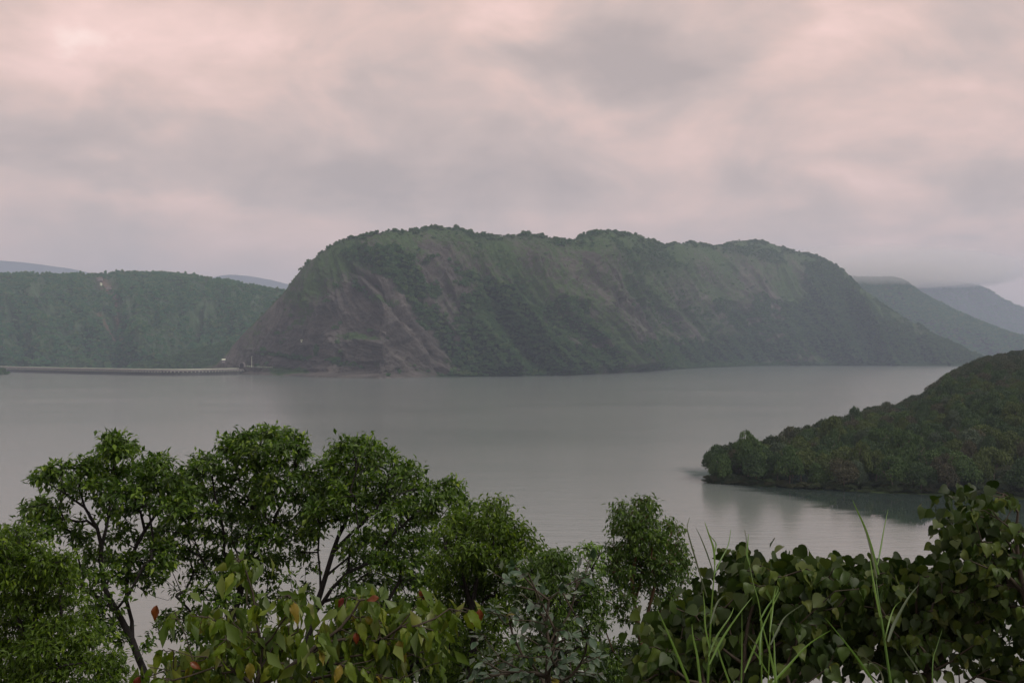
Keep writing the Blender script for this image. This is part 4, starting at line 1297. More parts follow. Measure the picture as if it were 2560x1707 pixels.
small_leaf_tree('bushy_tree', 'short olive-yellow tree rising just behind the grey-leaved shrub', G_, 13.0,
    [[(1390, 1740, 13), (1395, 1640, 13), (1385, 1560, 13), (1370, 1470, 13), (1390, 1400, 13)],
     [(1385, 1560, 13), (1450, 1500, 13), (1460, 1450, 13)],
     [(1370, 1470, 13), (1330, 1430, 13), (1300, 1420, 13)],
     [(1395, 1640, 13), (1480, 1600, 13), (1510, 1560, 13)]],
    [(1370, 1386, 16), (1392, 1380, 16), (1412, 1382, 14), (1355, 1396, 16), (1385, 1402, 24), (1412, 1405, 16), (1345, 1415, 22), (1375, 1425, 28), (1408, 1425, 20), (1320, 1420, 18), (1325, 1445, 26), (1360, 1450, 30), (1398, 1452, 26), (1300, 1455, 24),
     (1340, 1480, 30), (1380, 1482, 30), (1470, 1450, 20), (1490, 1460, 16), (1455, 1470, 24), (1485, 1490, 24), (1440, 1500, 28), (1310, 1500, 26), (1355, 1515, 28), (1400, 1520, 28), (1470, 1520, 26), (1510, 1520, 16), (1320, 1545, 26), (1365, 1550, 28),
     (1415, 1555, 28), (1460, 1555, 26), (1500, 1560, 20), (1380, 1590, 26), (1440, 1590, 24), (1480, 1600, 20), (1340, 1600, 26), (1310, 1640, 26), (1520, 1650, 18), (1500, 1670, 26), (1540, 1680, 20), (1470, 1700, 24)],
    M['leaf_olive'], M['bark'], 0.085, 0.033, per=9, droop=0.6, density=0.0120, dj=0.6, spread=0.06, tip=0.003)
small_leaf_tree('upright_tree', 'narrow upright dark green tree standing alone against the water, reddish-brown double stem', G_, 15.5,
    [[(1600, 1740, 15.5), (1606, 1640, 15.5), (1596, 1560, 15.5), (1586, 1510, 15.5), (1580, 1450, 15.5), (1590, 1380, 15.5), (1600, 1300, 15.5), (1605, 1255, 15.5)],
     [(1606, 1640, 15.5), (1612, 1560, 15.5), (1625, 1510, 15.5), (1640, 1450, 15.5), (1655, 1390, 15.5), (1680, 1330, 15.5)],
     [(1590, 1380, 15.5), (1560, 1310, 15.5), (1548, 1275, 15.5)],
     [(1580, 1450, 15.5), (1545, 1400, 15.5)],
     [(1612, 1560, 15.5), (1660, 1520, 15.5), (1690, 1510, 15.5)],
     [(1600, 1740, 15.5), (1530, 1620, 15.4), (1508, 1560, 15.4), (1512, 1500, 15.4)]],
    [(1600, 1246, 12), (1618, 1246, 12), (1632, 1252, 10), (1595, 1262, 16), (1620, 1264, 18), (1550, 1258, 9), (1558, 1270, 14), (1545, 1280, 14), (1575, 1282, 18), (1605, 1285, 22), (1628, 1285, 14), (1535, 1296, 12), (1555, 1302, 20), (1585, 1308, 24),
     (1615, 1312, 24), (1548, 1322, 16), (1535, 1322, 8), (1578, 1332, 26), (1610, 1338, 28), (1640, 1325, 14), (1650, 1305, 12), (1678, 1302, 12), (1690, 1315, 12), (1672, 1318, 16), (1695, 1328, 8), (1645, 1342, 22), (1672, 1340, 18), (1570, 1362, 24), (1600, 1368, 30),
     (1635, 1370, 30), (1670, 1365, 24), (1695, 1362, 16), (1538, 1362, 14), (1522, 1372, 10), (1545, 1380, 22), (1705, 1378, 16), (1575, 1392, 28), (1615, 1400, 30), (1655, 1400, 30), (1690, 1395, 24), (1540, 1405, 24), (1715, 1398, 12), (1712, 1415, 14), (1530, 1425, 20),
     (1560, 1425, 26), (1600, 1430, 28), (1645, 1432, 28), (1685, 1425, 24), (1715, 1432, 12), (1708, 1448, 14), (1545, 1450, 22), (1580, 1460, 24), (1625, 1458, 26), (1668, 1455, 24), (1535, 1480, 16), (1565, 1490, 22), (1640, 1485, 20), (1670, 1482, 16), (1690, 1478, 10),
     (1675, 1500, 16), (1655, 1512, 16), (1560, 1515, 18), (1535, 1515, 14), (1640, 1530, 18), (1670, 1535, 18), (1695, 1530, 10), (1565, 1545, 18), (1655, 1560, 18), (1620, 1590, 20), (1650, 1600, 20), (1600, 1620, 20), (1625, 1640, 22), (1590, 1670, 22), (1560, 1660, 16), (1640, 1680, 18), (1690, 1565, 10)],
    M['leaf_olive'], M['bark_brown'], 0.085, 0.034, per=9, droop=0.7, density=0.0125, dj=0.7, spread=0.06, tip=0.003)
small_leaf_tree('sapling', 'slender sapling of bright fresh green leaves poking up beside the upright tree', G_, 14.2,
    [[(1520, 1740, 14.2), (1500, 1600, 14.2), (1492, 1500, 14.2), (1480, 1420, 14.2), (1468, 1380, 14.2)], [(1480, 1420, 14.2), (1500, 1385, 14.2), (1505, 1375, 14.2)]],
    [(1460, 1370, 10), (1475, 1366, 10), (1490, 1376, 10), (1500, 1384, 9), (1480, 1388, 9), (1470, 1408, 8), (1490, 1405, 10), (1500, 1420, 10)],
    M['leaf_fresh'], M['bark'], 0.085, 0.04, per=4, droop=0.3, density=0.03, dj=0.2, spread=0.05, tip=0.0035)


small_leaf_tree('undergrowth_bush', 'dark low bush filling the gap beneath the spreading tree and the twin-topped one', G_, 16.8,
    [[(960, 1790, 16.8), (950, 1690, 16.8), (920, 1620, 16.8)], [(950, 1690, 16.8), (1060, 1640, 16.8), (1120, 1600, 16.8)], [(950, 1690, 16.8), (850, 1660, 16.8)]],
    [(u_, v_, 34) for v_, u0_ in ((1600, 850), (1640, 830), (1680, 815), (1725, 800)) for u_ in range(u0_, 1190, 46)],
    M['leaf_olive'], M['bark'], 0.11, 0.05, per=9, droop=0.4, density=0.0095)
small_leaf_tree('undergrowth_bush', 'dark low bush beneath the short olive-yellow tree and the upright tree', G_, 15.8,
    [[(1420, 1790, 15.8), (1410, 1690, 15.8), (1380, 1630, 15.8)], [(1410, 1690, 15.8), (1500, 1650, 15.8), (1560, 1640, 15.8)]],
    [(u_, v_, 32) for v_, u0_ in ((1625, 1290), (1665, 1275), (1705, 1260), (1740, 1250)) for u_ in range(u0_, 1640, 46)],
    M['leaf_olive'], M['bark'], 0.09, 0.04, per=9, droop=0.5, density=0.0095)
small_leaf_tree('undergrowth_bush', 'dark low bush at the foot of the open-branched tree, behind the large-leaved sapling', G_, 17.2,
    [[(470, 1790, 17.2), (475, 1690, 17.2), (480, 1640, 17.2)]],
    [(440, 1660, 26), (480, 1640, 28), (520, 1650, 28), (455, 1700, 32), (500, 1700, 32), (540, 1700, 28), (430, 1735, 32), (480, 1745, 32)],
    M['leaf_green'], M['bark'], 0.115, 0.05, per=9, droop=0.3, density=0.0095)


# ------------------------------------------------------------------ plants whose leaves are big enough to be told apart
def grid_leaf(name, mat, outline, nl=7, nw=4, fold=0.18, sag=0.25, wave=0.05, lobes=0, rs=0):
    """one leaf along +x, length 1; outline(s) half width; a folded, drooping, wavy blade"""
    r = np.random.default_rng(rs)
    ss = np.linspace(0, 1, nl + 1)
    V = []
    ph = r.uniform(0, 6, 4)
    for i, s in enumerate(ss):
        w = outline(s)
        if lobes and 0 < i < nl:
            w *= 1 + lobes * (1 if i % 2 else -1) * 0.5
        for j in range(nw + 1):
            c = j / nw * 2 - 1
            y = w * c
            z = abs(c) * w * fold * 2 - sag * s * s + wave * math.sin(s * 11 + ph[0] + c * 2) * abs(c) + wave * 0.6 * math.sin(c * 4 + ph[1])
            x = s - 0.08 * abs(c) * w + r.normal(0, 0.004)
            V.append((x, y, z))
    Fc = []
    for i in range(nl):
        for j in range(nw):
            a = i * (nw + 1) + j
            Fc.append((a, a + nw + 1, a + nw + 2, a + 1))
    return mesh_np(name, V, Fc, True, None, [mat])


def o_ellip(w, skew=0.9):
    return lambda s: max(0.012, w * math.sin(math.pi * min(1, max(0, s)) ** skew) ** 0.8)


def o_heart(w):
    def f(s):
        pts = [(0, 0.45), (0.11, 0.86), (0.22, 1.0), (0.33, 0.99), (0.44, 0.90), (0.55, 0.76), (0.67, 0.56), (0.78, 0.34), (0.89, 0.14), (1, 0.012)]
        return w * float(np.interp(s, [p[0] for p in pts], [p[1] for p in pts]))
    return f


def big_leaf_plant(name, label, cat, depth, stems_px, clumps, metas, sizes_, per_area, bark, droop, up, dj, stuff_mat=None, stuff_n=0, stuff_lw=(0.1, 0.05),
                   specials=(), group=None, spread=0.03, outward=0.4, maxn=298, tip=0.0035, nrm_jit=0.45, face=0.0, stuff_back=0.8, petiole=0.03, jit=0.45, tmpl=None, stuff_jit=0.10, shift=0):
    clumps = [(c[0], c[1] + shift, *c[2:]) for c in clumps]
    ub = stems_px[0][0][0]
    x0 = (ub - CU) / F * depth
    base = np.array((x0, depth, float(ground_z(np.array(x0), np.array(depth))) - 0.08))
    stems = [[base] + [P(*q) for q in stems_px[0]]] + [[P(*q) for q in s] for s in stems_px[1:]]
    att = clump_points(clumps, depth, per_area, dj=dj, thick=0.5)
    if len(att) > maxn - len(specials):
        att = att[rng.choice(len(att), maxn - len(specials), replace=False)]
    nodes, par, r, nch, nst = grow(stems, att, bf=0.5, tip=tip, step=0.12)
    root = thing(name, label, cat, base, group)
    link('stem', branch_mesh('stem', nodes - base, par, r, bark), root)
    # leaf at each twig point
    A_ = nodes
    cen = att.mean(0)
    idx_ = [int(np.argmin(((A_ - p) ** 2).sum(1))) for p in att]
    wts = np.array([m_[1] for m_ in metas]); wts = wts / wts.sum()
    for k_, p in enumerate(att):
        d = A_[idx_[k_]] - A_[max(par[idx_[k_]], 0)]
        d = d / (np.linalg.norm(d) + 1e-9)
        o_ = (p - cen) * np.array((1, 0.6, 0.5)); o_ = o_ / (np.linalg.norm(o_) + 1e-9)
        ax = d * 0.35 + o_ * outward + rng.normal(0, jit, 3) + np.array((0, -0.15, -droop))
        nr = np.array((0, -face, up)) + rng.normal(0, nrm_jit, 3)
        if droop > 0.5 and ax[2] > -0.25:
            ax[2] = -0.25 - 0.5 * rng.random()
        a, s, n = basis(ax[None], nr[None])
        a, s, n = a[0], s[0], n[0]
        L_ = rng.uniform(*sizes_)
        me = metas[rng.choice(len(metas), p=wts)][0]
        pos = p + a * petiole * 0.3 - base
        m4 = Matrix(((a[0] * L_, s[0] * L_, n[0] * L_, pos[0]), (a[1] * L_, s[1] * L_, n[1] * L_, pos[1]), (a[2] * L_, s[2] * L_, n[2] * L_, pos[2]), (0, 0, 0, 1)))
        o = link('leaf', me, root)
        o.matrix_local = m4
    for (u, v, d_, me, lab, L_, axd) in specials:
        a, s, n = basis(np.array(axd, float)[None], np.array((0.1, -0.8, 0.5))[None])
        a, s, n = a[0], s[0], n[0]
        pos = P(u, v, d_) - base
        m4 = Matrix(((a[0] * L_, s[0] * L_, n[0] * L_, pos[0]), (a[1] * L_, s[1] * L_, n[1] * L_, pos[1]), (a[2] * L_, s[2] * L_, n[2] * L_, pos[2]), (0, 0, 0, 1)))
        o = link('leaf', me, root)
        o['label'] = lab
        o.matrix_local = m4
    if stuff_n:
        p = att[rng.integers(0, len(att), stuff_n)] + rng.normal(0, stuff_jit, (stuff_n, 3)) + np.array((0, stuff_back, -0.06)) * rng.random((stuff_n, 1))
        ax = rng.normal(0, 0.6, (stuff_n, 3)) + np.array((0, 0, -droop))
        if droop > 0.5:
            ax[:, 2] = np.minimum(ax[:, 2], -0.2)
        nr = np.array((0, -face * 0.6, up)) + rng.normal(0, 0.5, (stuff_n, 3))
        sc_ = rng.uniform(0.8, 1.25, stuff_n)
        tv_, tf_ = tmpl or (LEAF_V, LEAF_F)
        v, f = scatter(tv_, tf_, p - base, ax, nr, sc_ * stuff_lw[0], sc_ * stuff_lw[1])
        link('foliage', mesh_np('foliage', v, f, True, {'rnd': np.repeat(rng.random(stuff_n), len(tv_))}, [stuff_mat]), root, kind='stuff')
    print(name, 'leaves', len(att), 'nodes', len(nodes))
    return root


gl = [grid_leaf('leaf', M['big_leaf_green'], o_ellip(0.22, 0.8), wave=0.07, lobes=0.2, sag=0.35, rs=i) for i in range(4)]
yl = [grid_leaf('leaf', M['big_leaf_yellow'], o_ellip(0.24, 0.8), wave=0.07, lobes=0.12, sag=0.3, rs=10 + i) for i in range(2)]
rl = [grid_leaf('leaf', M['big_leaf_red'], o_ellip(0.25, 0.8), wave=0.06, sag=0.3, rs=20 + i) for i in range(2)]
RED = 'leaf turned red'
dn = (0.05, -0.1, -1)
big_leaf_plant('broadleaf_sapling', 'yellow-green sapling with large drooping leaves, a few turned red and orange', 'sapling', 7.6,
    [[(640, 1720, 7.6), (655, 1620, 7.6), (640, 1540, 7.6), (632, 1480, 7.6), (612, 1420, 7.6), (590, 1385, 7.6)],
     [(655, 1620, 7.6), (600, 1575, 7.5), (540, 1562, 7.5), (470, 1550, 7.5), (430, 1545, 7.5)],
     [(655, 1620, 7.6), (700, 1560, 7.5), (740, 1510, 7.5), (705, 1492, 7.5)],
     [(640, 1720, 7.6), (560, 1660, 7.4), (480, 1640, 7.4), (420, 1620, 7.4)],
     [(640, 1720, 7.6), (760, 1640, 7.5), (850, 1570, 7.5), (900, 1500, 7.5), (870, 1490, 7.5)],
     [(850, 1570, 7.5), (950, 1590, 7.5), (945, 1500, 7.5)],
     [(760, 1640, 7.5), (950, 1640, 7.5), (1020, 1540, 7.5), (1060, 1490, 7.5), (1075, 1500, 7.5)],
     [(950, 1640, 7.5), (1060, 1600, 7.6), (1110, 1540, 7.6), (1160, 1520, 7.6), (1190, 1530, 7.6)],
     [(560, 1660, 7.4), (430, 1700, 7.3), (370, 1690, 7.3)],
     [(950, 1640, 7.5), (880, 1660, 7.3), (820, 1680, 7.3)],
     [(760, 1640, 7.5), (1000, 1700, 7.3), (1080, 1660, 7.3)]],
    [(590, 1400, 20), (575, 1430, 16), (612, 1425, 20), (596, 1455, 14), (635, 1470, 12), (610, 1500, 18), (640, 1510, 12),
     (440, 1525, 16), (475, 1532, 18), (510, 1540, 18), (545, 1550, 18), (425, 1545, 8), (580, 1555, 14),
     (560, 1600, 26), (600, 1585, 34), (650, 1600, 30), (540, 1625, 18), (690, 1620, 24), (620, 1630, 24), (700, 1660, 18), (660, 1650, 18),
     (692, 1495, 16), (720, 1495, 18), (750, 1515, 18), (775, 1540, 16), (760, 1570, 22), (720, 1560, 18), (800, 1585, 24), (850, 1570, 20), (740, 1610, 24), (790, 1630, 24),
     (870, 1490, 14), (895, 1495, 18), (925, 1500, 16), (945, 1510, 16), (880, 1540, 20), (910, 1545, 22), (950, 1560, 24), (985, 1530, 16), (920, 1600, 26), (870, 1600, 20), (970, 1600, 26), (1000, 1570, 20),
     (1050, 1495, 16), (1075, 1510, 16), (1040, 1520, 18), (1020, 1560, 22), (1060, 1540, 14), (1030, 1600, 26), (1000, 1640, 22), (1075, 1620, 18),
     (1100, 1540, 16), (1130, 1525, 16), (1160, 1522, 16), (1185, 1535, 14), (1110, 1575, 18), (1080, 1580, 16), (1060, 1650, 22), (1100, 1660, 18),
     (400, 1625, 14), (425, 1630, 16), (390, 1660, 20), (430, 1675, 24), (470, 1665, 22), (350, 1690, 20), (500, 1650, 18), (510, 1690, 26), (560, 1685, 22), (400, 1700, 26),
     (860, 1650, 20), (840, 1680, 22), (880, 1690, 22), (920, 1670, 22), (960, 1690, 24), (940, 1640, 16), (780, 1690, 24), (730, 1700, 24), (1000, 1695, 22)],
    [(g, 1.0) for g in gl] + [(y, 0.10) for y in yl] + [(q, 0.004) for q in rl], (0.105, 0.180), 0.036, M['twig'], 1.35, 0.55, 0.45,
    M['leaf_bigstuff'], 800, (0.17, 0.07),
    [(1198, 1522, 7.5, rl[0], RED, 0.11, dn), (1187, 1527, 7.48, rl[1], RED, 0.12, (-0.1, -0.1, -1)), (1048, 1476, 7.5, rl[0], RED, 0.08, (0.4, -0.1, -0.6)), (392, 1512, 7.4, rl[1], RED, 0.12, (-0.2, -0.1, -1)),
     (948, 1494, 7.4, rl[1], RED, 0.1, (-0.9, 0, -.1)), (860, 1494, 7.4, rl[1], RED, 0.09, (-0.5, 0, -.7)),
     (890, 1580, 7.3, rl[1], RED, 0.09, dn),
     (475, 1655, 7.2, rl[0], RED, 0.09, (.7, 0, -.4)), (350, 1690, 7.2, rl[1], RED, 0.12, (-.4, 0, -.9)), (625, 1655, 7.2, yl[0], 'leaf turned yellow', 0.14, dn)],
    outward=0.25, nrm_jit=0.6, face=0.5, jit=0.35, stuff_back=0.5, stuff_jit=0.06)

sl = [grid_leaf('leaf', M['grey_leaf'], o_ellip(0.26), fold=0.12, sag=0.10, wave=0.02, rs=30 + i) for i in range(4)]
syl = [grid_leaf('leaf', M['big_leaf_yellow'], o_ellip(0.26), fold=0.12, sag=0.10, wave=0.02, rs=40)]
big_leaf_plant('grey_leaved_shrub', 'shrub with small glossy grey-green leaves held out flat, in front of the yellow-green trees', 'shrub', 8.4,
    [[(1372, 1740, 8.4), (1370, 1640, 8.4), (1365, 1560, 8.4), (1372, 1500, 8.4), (1395, 1480, 8.4)],
     [(1372, 1500, 8.4), (1340, 1475, 8.4), (1310, 1440, 8.4), (1290, 1420, 8.4)],
     [(1370, 1640, 8.4), (1420, 1540, 8.5), (1440, 1470, 8.5), (1460, 1440, 8.5), (1475, 1410, 8.5), (1455, 1390, 8.5)],
     [(1365, 1560, 8.4), (1290, 1550, 8.4), (1220, 1530, 8.4)],
     [(1370, 1640, 8.4), (1300, 1640, 8.3), (1230, 1660, 8.3), (1190, 1620, 8.3)],
     [(1372, 1740, 8.4), (1450, 1660, 8.3), (1500, 1640, 8.3)]],
    [(1285, 1415, 14), (1312, 1435, 14), (1265, 1455, 12), (1290, 1465, 16), (1235, 1432, 8), (1300, 1485, 14), (1345, 1465, 12), (1365, 1490, 16), (1345, 1505, 14), (1425, 1490, 16), (1400, 1470, 14), (1450, 1422, 10), (1465, 1415, 10), (1490, 1425, 14),
     (1480, 1400, 8), (1440, 1450, 14), (1455, 1445, 10), (1325, 1520, 12), (1355, 1535, 18), (1250, 1515, 12), (1262, 1540, 18), (1295, 1540, 18), (1315, 1550, 14), (1228, 1525, 14), (1275, 1560, 12), (1375, 1560, 18), (1400, 1575, 20), (1345, 1575, 16),
     (1210, 1590, 14), (1190, 1600, 14), (1440, 1540, 12), (1425, 1590, 18), (1465, 1590, 14), (1300, 1590, 16), (1280, 1585, 10), (1395, 1620, 22), (1355, 1615, 20), (1320, 1635, 22), (1280, 1640, 20), (1245, 1650, 20), (1390, 1655, 24), (1430, 1640, 20), (1470, 1645, 20), (1500, 1650, 14),
     (1200, 1660, 20), (1220, 1690, 22), (1270, 1680, 22), (1320, 1680, 24), (1360, 1690, 24), (1410, 1690, 22), (1450, 1680, 22), (1490, 1690, 18), (1180, 1695, 14)],
    [(g, 1.0) for g in sl] + [(syl[0], 0.06)], (0.072, 0.118), 0.075, M['twig'], 0.12, 1.0, 0.5,
    M['grey_leaf_stuff'], 160, (0.09, 0.045), outward=0.5, nrm_jit=0.25, face=0.12, petiole=0.02, jit=0.4)

hl = [grid_leaf('leaf', M['heart_leaf'], o_heart(0.46), nl=9, nw=4, fold=0.24, sag=0.30, wave=0.045, rs=50 + i) for i in range(5)]
BK = dict(outward=0.10, nrm_jit=0.40, face=0.75, jit=0.30, tmpl=(HEART_V, HEART_F), stuff_jit=0.05, shift=14)
big_leaf_plant('heart_leaved_bush', 'heart-leaved dark green bush behind the tall grass, its flat top bulging over the water', 'bush', 7.2,
    [[(1850, 1750, 7.2), (1860, 1660, 7.2), (1870, 1560, 7.2), (1890, 1480, 7.2), (1930, 1430, 7.2)],
     [(1860, 1660, 7.2), (1960, 1600, 7.3), (2010, 1510, 7.3), (2060, 1450, 7.3), (2090, 1420, 7.3)],
     [(1860, 1660, 7.2), (1780, 1600, 7.1), (1740, 1540, 7.1), (1690, 1520, 7.1)],
     [(1850, 1750, 7.2), (1720, 1700, 7.0), (1660, 1650, 7.0), (1640, 1600, 7.0)],
     [(1960, 1600, 7.3), (2060, 1560, 7.3), (2110, 1500, 7.3)]],
    [(1878, 1412, 20), (1905, 1405, 20), (1935, 1412, 20), (1868, 1440, 16), (1960, 1425, 18), (2005, 1410, 16), (2030, 1412, 18), (1985, 1422, 12), (2060, 1408, 14), (2085, 1405, 12), (2100, 1415, 14), (2075, 1430, 18), (2120, 1440, 14), (2142, 1455, 12),
     (1900, 1445, 26), (1940, 1450, 24), (1985, 1450, 24), (2030, 1450, 24), (2075, 1465, 22), (2115, 1475, 18), (1830, 1485, 16), (1860, 1475, 22), (1800, 1500, 20), (1770, 1495, 14), (1900, 1490, 26), (1945, 1495, 26), (1990, 1495, 24), (2035, 1500, 24), (2080, 1505, 24), (2115, 1520, 16),
     (1730, 1525, 14), (1760, 1525, 22), (1800, 1535, 24), (1845, 1525, 26), (1700, 1545, 16), (1890, 1540, 26), (1935, 1540, 24), (1985, 1545, 24), (2030, 1545, 24), (2075, 1550, 22), (2110, 1555, 16), (1670, 1570, 16), (1700, 1580, 24), (1740, 1575, 24), (1785, 1580, 24), (1830, 1580, 22), (1880, 1590, 22),
     (1640, 1600, 18), (1670, 1615, 22), (1715, 1625, 24), (1760, 1630, 22), (1810, 1640, 22), (1620, 1640, 18), (1650, 1665, 24), (1700, 1680, 24), (1750, 1690, 22), (1930, 1600, 20), (1980, 1600, 18), (2040, 1600, 18), (1610, 1690, 18), (1860, 1660, 18), (2090, 1600, 16), (1900, 1640, 22), (1960, 1650, 22), (2020, 1650, 22), (1800, 1690, 22), (1850, 1705, 22), (1910, 1700, 20), (2080, 1650, 20), (1980, 1710, 18)],
    [(h_, 1.0) for h_ in hl], (0.085, 0.132), 0.033, M['twig'], 1.1, 0.55, 0.35, M['heart_leaf_stuff'], 1900, (0.105, 0.095), **BK)
big_leaf_plant('heart_leaved_bush', 'heart-leaved dark green bush of smaller hanging leaves between the flat-topped one and the tall climber', 'bush', 7.4,
    [[(2330, 1760, 7.4), (2320, 1680, 7.4), (2300, 1590, 7.4), (2290, 1500, 7.4), (2300, 1440, 7.4)],
     [(2320, 1680, 7.4), (2220, 1600, 7.4), (2190, 1520, 7.4), (2180, 1450, 7.4)],
     [(2320, 1680, 7.4), (2400, 1600, 7.4), (2440, 1520, 7.4), (2460, 1440, 7.4)],
     [(2330, 1760, 7.4), (2440, 1690, 7.3), (2520, 1640, 7.3)]],
    [(2172, 1428, 14), (2200, 1420, 16), (2228, 1424, 16), (2165, 1450, 14), (2195, 1450, 22), (2235, 1448, 20), (2275, 1436, 14), (2298, 1428, 16), (2325, 1430, 18), (2350, 1442, 14), (2270, 1460, 18), (2310, 1460, 22), (2370, 1448, 14), (2400, 1440, 16), (2350, 1470, 22),
     (2395, 1470, 22), (2430, 1455, 18), (2200, 1485, 24), (2245, 1490, 24), (2290, 1500, 24), (2335, 1505, 24), (2380, 1505, 24), (2425, 1495, 24), (2160, 1500, 14), (2170, 1530, 20), (2215, 1530, 24), (2260, 1535, 24), (2305, 1540, 24), (2350, 1545, 24), (2395, 1545, 24), (2440, 1540, 22),
     (2480, 1530, 20), (2190, 1570, 22), (2235, 1575, 22), (2280, 1580, 22), (2325, 1580, 22), (2370, 1590, 22), (2415, 1585, 22), (2460, 1580, 20), (2500, 1575, 18), (2160, 1600, 18), (2250, 1615, 18), (2210, 1610, 18), (2300, 1620, 18), (2350, 1625, 18), (2400, 1625, 16), (2180, 1640, 18), (2140, 1650, 18), (2230, 1660, 20), (2290, 1665, 20), (2350, 1665, 18), (2200, 1700, 18), (2280, 1705, 18), (2410, 1660, 14), (2530, 1650, 20), (2550, 1690, 20), (2510, 1690, 12)],
    [(h_, 1.0) for h_ in hl], (0.070, 0.112), 0.040, M['twig'], 1.1, 0.55, 0.35, M['heart_leaf_stuff'], 2000, (0.088, 0.08), **BK)
big_leaf_plant('tall_climber', 'tall heart-leaved climber at the right edge, a leafy shoot arching out over the cove', 'climber', 7.0,
    [[(2600, 1760, 7.0), (2580, 1600, 7.0), (2560, 1480, 7.0), (2545, 1400, 7.0), (2540, 1330, 7.0), (2545, 1280, 7.0), (2510, 1235, 7.0), (2490, 1230, 7.0)],
     [(2540, 1330, 7.0), (2500, 1300, 7.0), (2460, 1275, 7.0), (2420, 1280, 7.0)],
     [(2560, 1480, 7.0), (2500, 1420, 7.0), (2450, 1380, 7.0)],
     [(2545, 1400, 7.0), (2490, 1370, 7.0), (2440, 1360, 7.0)]],
    [(2490, 1228, 12), (2512, 1228, 12), (2532, 1235, 10), (2540, 1245, 8), (2425, 1262, 12), (2445, 1256, 10), (2470, 1262, 12), (2440, 1280, 12), (2462, 1282, 14), (2422, 1292, 8), (2484, 1280, 10), (2510, 1290, 12), (2540, 1290, 14), (2525, 1310, 16), (2550, 1320, 18),
     (2500, 1318, 12), (2535, 1345, 18), (2450, 1345, 12), (2475, 1338, 12), (2495, 1350, 16), (2440, 1358, 10), (2465, 1368, 16), (2500, 1380, 20), (2540, 1380, 22), (2430, 1388, 10), (2450, 1398, 16), (2480, 1408, 20), (2520, 1415, 22), (2555, 1420, 20), (2420, 1415, 12), (2445, 1430, 16),
     (2480, 1445, 20), (2520, 1455, 20), (2560, 1460, 20), (2500, 1490, 18), (2540, 1500, 20), (2570, 1540, 20), (2545, 1560, 18), (2575, 1360, 20), (2575, 1500, 20), (2590, 1420, 20), (2580, 1600, 20), (2560, 1640, 22), (2600, 1680, 22), (2620, 1560, 22), (2640, 1480, 22), (2630, 1400, 22), (2660, 1620, 22), (2560, 1700, 20)],
    [(h_, 1.0) for h_ in hl], (0.062, 0.100), 0.048, M['twig'], 1.0, 0.55, 0.22, M['heart_leaf_stuff'], 900, (0.082, 0.074), **BK)


# ------------------------------------------------------------------ tall grass
def blade_mesh(name, pts, w0, mat, w1=0.0008, stemlike=False, bulge=0.3, foot=None):
    p = np.array(pts, float)
    n0 = len(p)
    tt = np.linspace(0, n0 - 1, (n0 - 1) * 6 + 1)
    # Catmull-Rom through the points
    q = []
    for t_ in tt:
        i = min(int(t_), n0 - 2); f_ = t_ - i
        p0, p1, p2, p3 = p[max(i - 1, 0)], p[i], p[i + 1], p[min(i + 2, n0 - 1)]
        q.append(0.5 * ((2 * p1) + (-p0 + p2) * f_ + (2 * p0 - 5 * p1 + 4 * p2 - p3) * f_ ** 2 + (-p0 + 3 * p1 - 3 * p2 + p3) * f_ ** 3))
    q = np.array(q)
    if foot is not None:
        q = np.concatenate([foot + (q[0] - foot) * np.linspace(0, 1, 6)[:-1, None], q])
    m_ = len(q)
    s = np.linspace(0, 1, m_)
    if stemlike:
        w = w0 * 0.55 * (1 - s) ** 0.7 + w1
        return tubes_mesh(name, q, w / 2, mat)
    w = w0 * 0.62 * (np.minimum(s / bulge * 0.4 + 0.6, 1) * np.clip((1 - s) / (1 - bulge), 0, 1) ** 0.75) + w1
    tg = np.gradient(q, axis=0); tg /= np.linalg.norm(tg, axis=1, keepdims=True)
    sd_ = np.cross(tg, np.array((0.25, 1.0, 0.2))); sd_ /= np.linalg.norm(sd_, axis=1, keepdims=True)
    nn_ = np.cross(sd_, tg)
    v = np.stack([q - sd_ * w[:, None] / 2 + nn_ * w[:, None] * 0.2, q, q + sd_ * w[:, None] / 2 + nn_ * w[:, None] * 0.2], 1).reshape(-1, 3)
    b_ = (np.arange(m_ - 1) * 3)[:, None]
    f = np.concatenate([b_ + np.array([0, 1, 4, 3]), b_ + np.array([1, 2, 5, 4])])
    return mesh_np(name, v, f, True, None, [mat])


def tubes_mesh(name, q, r, mat):
    v, f = tubes(q[:-1], q[1:], r[:-1], r[1:], 6)
    return mesh_np(name, v, f, True, None, [mat])


def Z8(x, y): return (1600 + x / 2.45, 1150 + y / 2.45)


def tuft(label, depth, parts):
    u0, v0 = parts[0][2][0]
    x0 = (u0 - CU) / F * depth
    base = np.array((x0, depth, float(ground_z(np.array(x0), np.array(depth)))))
    root = thing('grass_clump', label, 'grass', base, 'clumps of tall cane grass')
    for kind_, w, pts, mt in parts:
        d = depth + rng.uniform(-0.12, 0.12)
        wp = [P(u, v, d + 0.05 * i) for i, (u, v) in enumerate(pts)]
        foot_ = None
        if pts[0][1] > 1690:                       # rooted: run on down to the ground near the clump's foot
            foot_ = base + np.array((rng.normal(0, .05) + (wp[0][0] - base[0]) * 0.6, rng.normal(0, .05), -0.03))
        wp = [q - base for q in wp]
        link(kind_, blade_mesh(kind_, wp, w, M[mt], stemlike=(kind_ == 'stem'), foot=None if foot_ is None else foot_ - base), root)
    return root


